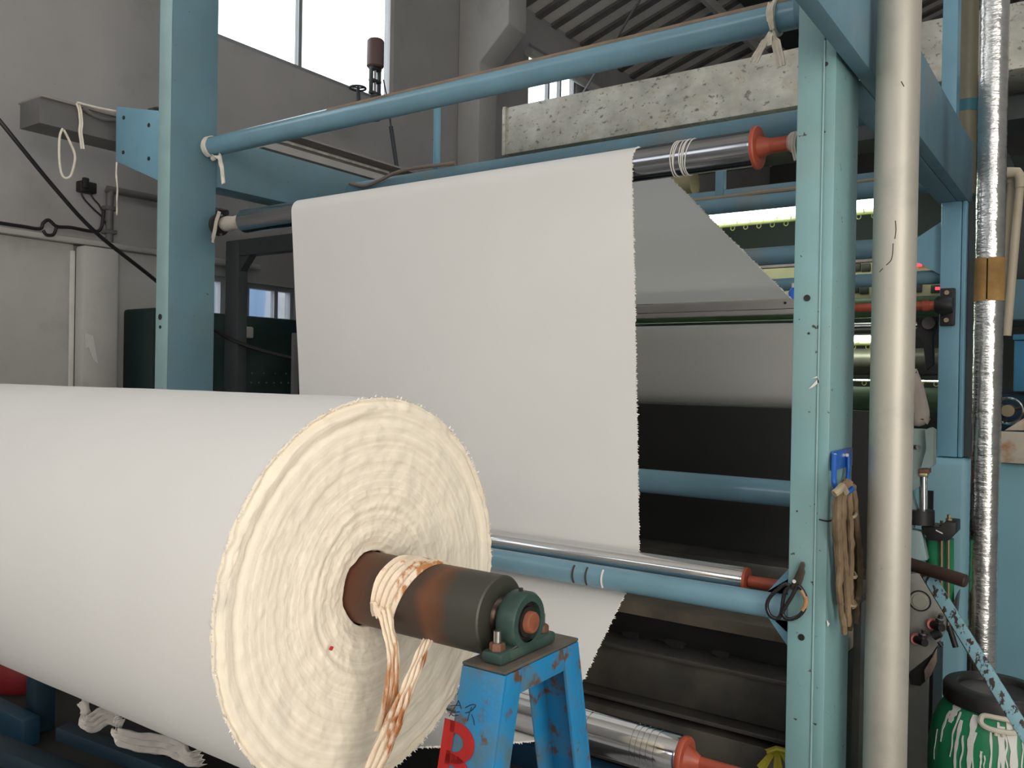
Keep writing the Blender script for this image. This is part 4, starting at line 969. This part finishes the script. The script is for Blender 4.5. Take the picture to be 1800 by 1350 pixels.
for x, y in ((1612, 507), (1645, 508), (1502, 508), (1519, 510), (1522, 470), (1505, 470)):
    c = PY(x, y, 5.99); MB().box((c.x-.028, 5.985, c.z-.026), (c.x+.028, 6.0, c.z+.026)).build('meter', black, cp, bevel=.003)
for x, y in ((1616, 466), (1649, 507)):
    c = PY(x, y, 5.98); MB().box((c.x-.016, 5.975, c.z-.009), (c.x+.016, 5.984, c.z+.009)).build('indicator', redled, cp)
MB().box((-2.4, 5.985, PY(1515, 457, 6.).z), (-.62, 5.999, PY(1515, 454, 6.).z)).build('panel_seam', olive, cp)
tag(MB().box((-2.895, 6.4, 1.9), (-.4, 6.45, 3.0)).build('dark_screen', mat('green_black', (.010, .018, .015), .7)), 'dark greenish screen behind the fluorescent lamp', 'screen')
tag(MB().box((-2.89, 5.55, zr(1340, 440)+.04), (-.75, 5.6, zr(1340, 437)+.13)).build('mauve_strip', mat('mauve_strip', (.17, .13, .14), .7, var=.2, vscale=20)), 'faded mauve strip above the middle rear tube', 'strip')
def groller(label, px, py, Y, r, m_):
    z = PY(px, py, Y).z; e = thing('process_roller', (-1.6, Y, z-r), label, 'roller', 'rollers deep inside the machine')
    MB().cyl((-2.8, Y, z), (-.66, Y, z), r, n=28).build('barrel', m_, e); MB().cyl((-2.92, Y, z), (-.6, Y, z), r*.3, n=14).build('shaft', steel, e)
gdk = mat('dull_green_roller', (.055, .10, .045), .5)
groller('dull green roller behind the galvanised pipe', 1508, 542, 5.2, .058, gdk)
groller('thin chrome roller under the dull green one', 1508, 574, 5.1, .022, chrome)
groller('dark green roller low behind the galvanised pipe', 1508, 700, 5.4, .07, gdk)
groller('big black roller between the glowing lamps', 1508, 636, 5.75, .085, oily)
tag(MB().box((-2.9, 6.9, 0), (-.1, 7.0, 1.95)).build('dark_housing', mat('dark_housing', (.02, .022, .02), .7)), 'dark machine housing deep in the background', 'housing')
# brown reel under the roller and blue lamp cap
re_ = thing('cardboard_reel', PY(1210, 345, 5.0), 'tan reel end showing behind the cloth below the upper roller', 'reel')
c = PY(1212, 322, 5.0); MB().cyl((c.x-.5, 5.0, c.z), (c.x+.02, 5.0, c.z), .075, n=32).build('reel_body', mat('tan_reel', (.27, .22, .12), .7), re_)
MB().cyl((c.x+.02, 5.0, c.z), (c.x+.035, 5.0, c.z), .080, n=32).build('reel_flange', MAT['tan_reel'], re_)
bc = thing('blue_cap_bottle', PY(1392, 520, 4.35), 'small bright blue plastic bottle beside the right post', 'bottle')
c = PY(1397, 520, 4.35); MB().lathe((c.x, 4.35, c.z-.03), (0, 0, 1), [(0, .030), (.05, .031), (.065, .022), (.07, .014)], 20).build('bottle_body', mat('bright_blue', (.02, .16, .75), .35), bc)
MB().lathe((c.x, 4.35, c.z+.041), (0, 0, 1), [(0, .016), (.022, .016)], 16).build('bottle_cap', drip, bc)
# red shaft and black bearing on the rear post
rs = thing('red_shaft', PY(1625, 545, 4.42), 'red shaft running into a black bearing on the rear post', 'shaft')
z = PY(1625, 538, 4.42).z; xb = PY(1664, 538, 4.42).x
MB().lathe((-1.4, 4.40, z), (1, 0, 0), [(0, .021), (1.4+xb-.10, .021), (1.4+xb-.099, .026), (1.4+xb-.07, .026), (1.4+xb-.069, .021), (1.4+xb, .021)], 20).build('shaft_rod', red, rs)
bb = thing('flange_bearing', PY(1664, 575, 4.44), 'black flange bearing bolted to the rear post', 'bearing')
zb2 = PY(1664, 573, 4.44).z; za2 = PY(1664, 507, 4.44).z
MB().box((xb-.030, 4.425, zb2), (xb+.034, 4.449, za2)).build('flange', black, bb, bevel=.006)
MB().lathe((xb-.045, 4.40, z), (1, 0, 0), [(0, .034), (.012, .042), (.06, .042), (.075, .034)], 24).build('housing', black, bb)
for zz in (za2-.022, zb2+.026): MB().cyl((xb, 4.425, zz), (xb, 4.414, zz), .011, n=8).build('bolt', mat('brass_bolt', (.36, .28, .18), .4, .6), bb)
mm_ = thing('dark_drive_gear', PY(1635, 600, 4.6), 'dark drive linkage below the red shaft', 'linkage')
MB().prism([PY(x, y, 4.6) for x, y in ((1612, 560), (1650, 556), (1648, 575), (1638, 590), (1640, 640), (1628, 650), (1622, 600), (1612, 590))], (0, .06, 0)).build('link_arm', black, mm_)
MB().cyl(PY(1632, 568, 4.6), PY(1632, 568, 4.56), .03, n=20).build('hub', oily, mm_)

# ---- tension arm unit behind the galvanised pipe
YM = 3.45
ta = thing('tension_unit', PY(1630, 1180, YM), 'grey-green pneumatic tension unit with a chrome rod behind the galvanised pipe', 'mechanism')
def pz(pts, dep, nm, m_, par=ta, Y=YM, bev=.003): return MB().prism([PY(x, y, Y) for x, y in pts], (0, dep, 0)).build(nm, m_, par, bevel=bev)
mg = mat('grey_green_paint', (.20, .27, .26), .5, var=.12, vscale=10)
pz([(1560, 752), (1630, 755), (1640, 760), (1640, 800), (1625, 850), (1600, 865), (1612, 900), (1604, 930), (1560, 930)], .05, 'arm_plate', mg, bev=0)
pz([(1626, 756), (1634, 752), (1641, 756), (1640, 818), (1634, 822), (1619, 822), (1628, 790)], .07, 'fork', mg, Y=YM-.03, bev=0)
MB().cyl(PY(1643, 769, YM+.02), PY(1639, 769, YM+.02), .022, n=20).build('pin_head', mg, ta)
MB().cyl(PY(1607, 786, YM), PY(1614, 786, YM-.02), .009, n=10).build('bolt', steel, ta)
pz([(1614, 824), (1633, 824), (1633, 833), (1614, 833)], .05, 'rod_end', rusty, Y=YM-.01)
pz([(1615, 832), (1630, 832), (1629, 838), (1616, 838)], .04, 'lock_nut', mat('brass_nut', (.55, .45, .28), .35, .8), Y=YM-.012)
MB().cyl(PY(1623, 838, YM+.01), PY(1623, 900, YM+.01), .0145, n=24).build('piston_rod', chrome, ta)
MB().cyl(PY(1618, 896, YM+.01), PY(1618, 921, YM+.01), .048, n=28).build('cylinder_cap', black, ta)
MB().cyl(PY(1652, 945, YM+.09), PY(1652, 1075, YM+.09), .048, n=28).build('green_cylinder', greenbar, ta)
cy_ = [o for o in ta.children if o.name.startswith('green_cylinder')][0]
for dx in (3, 15):
    MB().cyl(PY(1652+dx, 938, YM+.03), PY(1652+dx, 1110, YM+.03), .006, n=10).build('tie_rod', mat('brass_rod', (.30, .24, .13), .4, .7), cy_)
pz([(1619, 925), (1650, 927), (1661, 917), (1680, 919), (1680, 938), (1668, 950), (1650, 951), (1632, 950), (1620, 932)], .12, 'end_block', black, Y=YM+.0)
for x, y, r in ((1668, 910, .012), (1655, 920, .010)):
    MB().lathe(PY(x, y+8, YM+.05), (0, 0, 1), [(0, r), (.014, r), (.015, r*.6), (.028, r*.6)], 6).build('bolt', MAT['brass_rod'], ta)
pz([(1645, 931), (1657, 937), (1657, 939), (1645, 933)], .002, 'white_dash', drip, Y=YM-.003, bev=0)
pz([(1600, 930), (1620, 935), (1630, 985), (1600, 985)], .05, 'pale_bracket', mat('pale_teal', (.30, .42, .43), .5), Y=YM+.01)
pz([(1640, 1060), (1668, 1075), (1684, 1040), (1680, 1085), (1668, 1110), (1650, 1100)], .06, 'lower_clevis', oily, Y=YM+.05, bev=0)
gpz = pz([(1595, 1010), (1622, 1006), (1650, 1060), (1660, 1085), (1660, 1110), (1648, 1135), (1632, 1155), (1600, 1180), (1595, 1180)], .05, 'grey_side_plate', greyplate, Y=YM-.05)
c = PY(1617, 1056, YM-.05)
MB().lathe(c + V((0, .002, 0)), (0, -1, 0), [(0, .038), (.005, .038), (.005, .034)], 28, False).build('port_rim', black, gpz)
MB().lathe(c + V((0, .002, 0)), (0, -1, 0), [(0, .032), (.007, .032), (.007, .026), (.011, .024), (.011, 0.0005)], 28).build('round_port', mat('port_grey', (.33, .32, .27), .4), gpz)
pk = mat('pink_ring', (.62, .20, .16), .5)
for (x, y) in ((1612, 1122), (1641, 1096)):
    a = PY(x-3, y, YM-.055)
    MB().cyl(a, a + V((.006, -.012, 0)), .020, n=18).build('pink_ring', pk, gpz)
    MB().cyl(a + V((.006, -.012, 0)), a + V((.040, -.05, .003)), .014, n=16).build('fitting', black, gpz)
    MB().lathe(a + V((.028, -.030, .012)), (.2, -.2, 1), [(0, .016), (.02, .016), (.022, .010), (.036, .010)], 6).build('steel_nut', steel, gpz)
MB().cyl(PY(1640, 1118, YM-.09), PY(1652, 1112, YM-.09), .016, n=14).build('fitting', black, gpz)
MB().cyl(PY(1650, 1128, YM-.09), PY(1656, 1136, YM-.09), .007, n=8).build('fitting', black, gpz)
MB().cyl(PY(1668, 1100, YM-.05), PY(1680, 1138, YM-.06), .010, n=12).build('black_lever', black, gpz)
pz([(1597, 1185), (1622, 1165), (1640, 1150), (1648, 1130), (1648, 1160), (1634, 1190), (1618, 1206), (1600, 1203)], .05, 'black_guard', black, Y=YM-.02, bev=0)
pz([(1624, 1178), (1640, 1152), (1646, 1140), (1646, 1165), (1636, 1188), (1626, 1200)], .02, 'rusty_lip', mat('rust_pale', (.27, .20, .16), .7, var=.3, vscale=20), Y=YM-.04)
# pale rag behind the arm
pr_ = MB().prism([PY(x, y, 3.9) for x, y in ((1606, 640), (1610, 655), (1620, 680), (1628, 715), (1632, 735), (1626, 748), (1600, 752), (1590, 700))], (0, .09, 0))
tag(pr_.build('dusty_sack', mat('pinkish_sack', (.48, .41, .36), .9, var=.15, vscale=9, bump=.4, bscale=20), bevel=.03, seg=3), 'dusty pinkish cloth sack hanging right of the galvanised pipe', 'sack')
tag(MB().prism([PY(x, y, 3.9) for x, y in ((1500, 762), (1518, 742), (1520, 790), (1508, 792))], (0, .06, 0)).build('cloth_scrap', MAT['pinkish_sack'], bevel=.01), 'pale cloth scrap left of the galvanised pipe', 'cloth')
ob = thing('red_beam', (-1.0, 3.7, .98), 'dull red beam end behind the rope bundle', 'beam')
zt_ = PY(1510, 790, 3.7).z; zb_ = PY(1510, 850, 3.7).z
MB().box((-1.0, 3.7, zb_), (-.62, 3.78, zt_)).build('beam_body', mat('dull_red', (.20, .055, .035), .6, var=.2), ob, bevel=.004)
MB().box((-1.0, 3.69, zt_+.002), (-.62, 3.8, zt_+.012)).build('white_lip', drip, ob)
pd = thing('grey_pedestal', PY(1615, 1340, 3.5), 'pale grey sheet pedestal below the tension unit', 'pedestal')
a = PY(1560, 1250, 3.5); b = PY(1631, 1250, 3.5)
MB().box((a.x, 3.5, 0), (b.x, 3.75, PY(1600, 1165, 3.5).z)).build('pedestal_body', mat('pale_grey_sheet', (.33, .325, .29), .5, var=.1), pd, bevel=.006)
MB().box((b.x+.001, 3.52, 0), (b.x+.012, 3.75, PY(1600, 1150, 3.5).z)).build('edge_seal', black, pd)
a = PY(1495, 1250, 2.9)
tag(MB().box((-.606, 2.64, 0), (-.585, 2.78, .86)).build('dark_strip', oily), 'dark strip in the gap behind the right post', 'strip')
# brown rod and the peeling lever
tag(MB().lathe(PY(1585, 987, 3.05), PY(1699, 1022, 3.0) - PY(1585, 987, 3.05), [(0, .020), (.005, .021), ((PY(1699, 1022, 3.0) - PY(1585, 987, 3.05)).length-.004, .021), ((PY(1699, 1022, 3.0) - PY(1585, 987, 3.05)).length, .017)], 20).build('brown_rod', mat('dark_brown_rod', (.055, .03, .022), .5, .4, var=.3, vscale=14)), 'short dark brown rod pointing right in front of the foil pipe', 'rod')
le = thing('lever_bar', PY(1800, 1340, 2.75), 'long lever bar with peeling light blue paint leaning over the barrel', 'lever')
peel = mat('peeling_blue', (.22, .40, .46), .5, var=.08, chips=((.045, .03, .022), 30, .54, .57), stretch=(2, 2, .8), bump=.25, bscale=30)
pA, pB = PY(1632, 1012, 3.06), PY(1830, 1335, 2.80)
MB().bar(pA, pB, .038, .022, (0, -1, .3)).build('bar', peel, le, bevel=.004)
MB().bar(pA + V((-.02, .012, 0)), lerp(pA, pB, .62) + V((-.02, .012, 0)), .014, .02, (0, -1, .3)).build('rusty_strip', rusty, le, bevel=.002)
MB().cyl(pA + V((0, .0, .01)), pA + V((0, .05, .01)), .018, n=18).build('pivot', rusty, le)

# ---- blue cabinet under the rear post
bcab = thing('blue_cabinet', (-.1, 4.9, 0), 'light blue machine cabinet filling the lower right behind the pipes', 'cabinet')
x0c = PY(1600, 900, 4.4).x; x1c = PY(1700, 900, 4.4).x
MB().box((x0c, 4.40, 0), (x1c, 5.2, 1.165)).build('cabinet_body', bluegrey, bcab, bevel=.03, seg=4)
MB().box((x1c+.01, 4.62, 0), (.9, 5.4, 1.145)).build('cabinet_door', bluegrey, bcab, bevel=.01)
a = PY(1631, 862, 4.395); b = PY(1640, 925, 4.395); MB().box((a.x, 4.385, b.z), (b.x, 4.399, a.z)).build('dark_slot', black, bcab)
ty = thing('stained_tray', PY(1790, 800, 4.55), 'white rust-stained tray on the blue cabinet at the right edge', 'tray')
stain = mat('stained_white', (.55, .49, .40), .6, var=.1, vscale=8, dust=((.42, .17, .06), 7, .50, .66))
a = PY(1757, 758, 4.55); b = PY(1757, 800, 4.55)
MB().box((a.x, 4.55, 1.15), (.7, 4.58, a.z)).build('tray_front', stain, ty, bevel=.004)
MB().box((a.x, 4.58, 1.15), (.7, 4.95, 1.17)).build('tray_floor', stain, ty)
MB().prism([PY(1765, 757, 4.6), PY(1800, 735, 4.6), PY(1830, 735, 4.6), PY(1830, 757, 4.6)], (0, .2, 0)).build('sloping_side', stain, ty, bevel=.004)
hw = thing('handwheel', PY(1775, 760, 4.9), 'thin chrome handwheel with a brass hub at the right edge', 'handwheel')
c = PY(1772, 722, 4.9); rad = (PY(1798, 722, 4.9) - c).length*1.0
MB().tube([c + V((rad*math.cos(t), 0, rad*math.sin(t))) for t in [2*PI*i/36 for i in range(36)]], .007, 8, True).build('rim', chrome, hw)
MB().cyl(c + V((0, -.02, 0)), c + V((0, .1, 0)), .03, n=20).build('hub', mat('brass_hub', (.30, .25, .15), .4, .5), hw)
for k in range(3): t = k*2*PI/3+.3; MB().cyl(c, c + V((rad*math.cos(t), 0, rad*math.sin(t))), .008, n=8).build('spoke', oily, hw)
bx = thing('blue_motor_box', PY(1800, 690, 5.0), 'bright blue box unit at the right edge above the handwheel', 'box')
a = PY(1783, 588, 5.0); b = PY(1783, 688, 5.0)
MB().box((a.x, 5.0, b.z), (a.x+.4, 5.3, a.z-.03)).build('box_body', mat('bright_box_blue', (.05, .22, .38), .5), bx, bevel=.006)
MB().box((a.x-.005, 4.99, a.z-.028), (a.x+.41, 5.31, a.z)).build('box_lid', MAT['bright_box_blue'], bx, bevel=.004)
dbk = mat('dark_navy', (.01, .035, .07), .6)
tag(MB().box((PY(1760, 720, 5.1).x, 5.1, 1.17), (.6, 5.3, PY(1760, 690, 5.1).z)).build('navy_housing', dbk, bevel=.01), 'dark navy housing behind the handwheel', 'housing')
tag(MB().bar(PY(1740, 285, 5.6), PY(1840, 520, 5.6), .20, .05, (0, -1, 0)).build('grey_brace', slate, bevel=.004), 'dark sloping brace behind the cream plastic pipes', 'brace')
a = PY(1770, 492, 5.3); b = PY(1770, 562, 5.3); tag(MB().box((a.x-.1, 5.3, b.z), (1.0, 5.4, a.z)).build('blue_rail', bluedust, bevel=.004), 'dull blue rail end right of the cream pipes', 'rail')

# ---- green barrel
BCx, BCy = -.296, 3.249
ba = thing('green_barrel', (BCx, BCy, 0), 'green plastic barrel with black lid and white paint drips', 'barrel')
bprof = [(0, .165), (.01, .175), (.06, .190), (.20, .196), (.30, .194), (.37, .184), (.415, .166), (.440, .150), (.455, .140), (.47, .138)]
bprof = [(h_*1.0, r_) for h_, r_ in bprof]
MB().lathe((BCx, BCy, 0), (0, 0, 1), bprof, 64).build('barrel_body', greenbar, ba)
ld = MB().lathe((BCx, BCy, .452), (0, 0, 1), [(0, .150), (.004, .154), (.045, .154), (.054, .148), (.058, .140), (.058, .112), (.054, .108), (.040, .104), (.038, .100), (.040, .02), (.040, .0005)], 64).build('lid', mat('black_lid', (.018, .017, .016), .45, var=.2, vscale=12, chips=((.6, .58, .55), 14, .74, .76)), ba)
def brad(z):
    for i in range(len(bprof)-1):
        if bprof[i][0] <= z <= bprof[i+1][0]: return lerp(bprof[i][1], bprof[i+1][1], (z-bprof[i][0])/(bprof[i+1][0]-bprof[i][0]))
    return .14
def bpt(deg, z, l=.0015): an = math.radians(deg); r = brad(z)+l; return V((BCx + r*math.cos(an), BCy + r*math.sin(an), z))
base = math.degrees(math.atan2(-BCy, -BCx))     # faces the aisle
for dg_, z1, z0, wd, wob in ((-52, .43, .33, .010, 0), (-38, .44, .30, .006, .5), (-33, .42, .25, .012, .3), (-27, .38, .24, .006, .8), (-20, .445, .27, .020, .2), (-17, .40, .20, .006, 1.), (-10, .35, .29, .007, .2), (-7, .34, .28, .004, .4),
                             (-2, .42, .21, .007, .6), (5, .44, .18, .008, .5), (8, .43, .17, .014, .2), (11, .42, .30, .006, .9), (17, .45, .20, .026, .1), (19, .44, .15, .010, .2), (25, .44, .17, .005, 1.5), (45, .46, .36, .022, .1), (52, .40, .26, .006, .5), (-60, .36, .26, .004, .4), (-46, .455, .40, .030, 0)):
    n = 12; pts = [bpt(base + dg_ + wob*math.sin(i*.9+dg_), lerp(z1, z0, i/n)) for i in range(n+1)]
    sd = [V((-math.sin(math.radians(base+dg_)), math.cos(math.radians(base+dg_)), 0))]*(n+1)
    MB().ribbon(pts, [wd*(1 - .5*(i/n)) * (1 + .25*math.sin(i*1.7+dg_)) for i in range(n+1)], sd, .0016).build('paint_drip', drip, ba)
# handle
hz = .437; hpts = []
for t in [2*PI*i/28 for i in range(28)]:
    hpts.append((base + 4.5 + 17.5*(abs(math.cos(t))**.6)*(1 if math.cos(t) > 0 else -1), hz + .017*(abs(math.sin(t))**.7)*(1 if math.sin(t) > 0 else -1) - .004*math.cos(t)))
han = MB().tube([bpt(d_, max(.3, z_), .012) for d_, z_ in hpts], .0085, 8, True).build('handle', mat('cream_plastic', (.62, .58, .47), .5), ba)
for d_ in (2.0, 8.5): MB().tube([bpt(base+d_, .419, .011), bpt(base+d_, .405, .007)], .006, 8).build('handle_lug', MAT['cream_plastic'], han)

# ---- yellow bag behind the post foot
bg = thing('yellow_bag', PY(1370, 1350, 2.52), 'crumpled grey and yellow plastic bag at the foot of the right post', 'bag')
vs = []; fs = []
c = PY(1368, 1345, 2.54)
for i in range(9):
    for k in range(16):
        an = 2*PI*k/16; rr = .055*math.sin(PI*(.08+.84*i/8))**.8*(1 + .25*nz3(math.cos(an)*2, math.sin(an)*2, i*.6)); vs.append((c.x + rr*math.cos(an), c.y + rr*math.sin(an)*.6, c.z - .09 + .14*i/8))
for i in range(8):
    for k in range(16): k2 = (k+1) % 16; fs.append((i*16+k, i*16+k2, (i+1)*16+k2, (i+1)*16+k))
fs.append(tuple(range(16))[::-1]); fs.append(tuple(8*16+k for k in range(16)))
MB().add(vs, fs).build('bag_body', mat('grey_plastic', (.14, .13, .11), .3, var=.3, vscale=20), bg, smooth=60)
ym = mat('yellow_plastic', (.42, .36, .03), .4, var=.15)
for a_, b_ in (((1362, 1318), (1337, 1352)), ((1366, 1318), (1368, 1352)), ((1372, 1318), (1392, 1345))):
    MB().ribbon([lerp(PY(*a_, 2.49), PY(*b_, 2.47), i/5) for i in range(6)], [.014 + .003*i for i in range(6)], (1, 0, 0), .002, 1, .003).build('yellow_ribbon', ym, bg)
MB().ribbon([PY(1348, 1322, 2.485), PY(1366, 1316, 2.48), PY(1388, 1322, 2.485)], .018, (0, 0, 1), .002, 1, .002).build('yellow_ribbon', ym, bg)

# ================================================================== UNDER THE ROLL, LOWER LEFT
ub = thing('unwind_cradle', (-2.5, 1.6, 0), 'dark blue steel cradle in the shadow under the fabric roll', 'cradle')
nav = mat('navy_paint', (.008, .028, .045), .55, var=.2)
a = PZ(60, 1240, .62); 
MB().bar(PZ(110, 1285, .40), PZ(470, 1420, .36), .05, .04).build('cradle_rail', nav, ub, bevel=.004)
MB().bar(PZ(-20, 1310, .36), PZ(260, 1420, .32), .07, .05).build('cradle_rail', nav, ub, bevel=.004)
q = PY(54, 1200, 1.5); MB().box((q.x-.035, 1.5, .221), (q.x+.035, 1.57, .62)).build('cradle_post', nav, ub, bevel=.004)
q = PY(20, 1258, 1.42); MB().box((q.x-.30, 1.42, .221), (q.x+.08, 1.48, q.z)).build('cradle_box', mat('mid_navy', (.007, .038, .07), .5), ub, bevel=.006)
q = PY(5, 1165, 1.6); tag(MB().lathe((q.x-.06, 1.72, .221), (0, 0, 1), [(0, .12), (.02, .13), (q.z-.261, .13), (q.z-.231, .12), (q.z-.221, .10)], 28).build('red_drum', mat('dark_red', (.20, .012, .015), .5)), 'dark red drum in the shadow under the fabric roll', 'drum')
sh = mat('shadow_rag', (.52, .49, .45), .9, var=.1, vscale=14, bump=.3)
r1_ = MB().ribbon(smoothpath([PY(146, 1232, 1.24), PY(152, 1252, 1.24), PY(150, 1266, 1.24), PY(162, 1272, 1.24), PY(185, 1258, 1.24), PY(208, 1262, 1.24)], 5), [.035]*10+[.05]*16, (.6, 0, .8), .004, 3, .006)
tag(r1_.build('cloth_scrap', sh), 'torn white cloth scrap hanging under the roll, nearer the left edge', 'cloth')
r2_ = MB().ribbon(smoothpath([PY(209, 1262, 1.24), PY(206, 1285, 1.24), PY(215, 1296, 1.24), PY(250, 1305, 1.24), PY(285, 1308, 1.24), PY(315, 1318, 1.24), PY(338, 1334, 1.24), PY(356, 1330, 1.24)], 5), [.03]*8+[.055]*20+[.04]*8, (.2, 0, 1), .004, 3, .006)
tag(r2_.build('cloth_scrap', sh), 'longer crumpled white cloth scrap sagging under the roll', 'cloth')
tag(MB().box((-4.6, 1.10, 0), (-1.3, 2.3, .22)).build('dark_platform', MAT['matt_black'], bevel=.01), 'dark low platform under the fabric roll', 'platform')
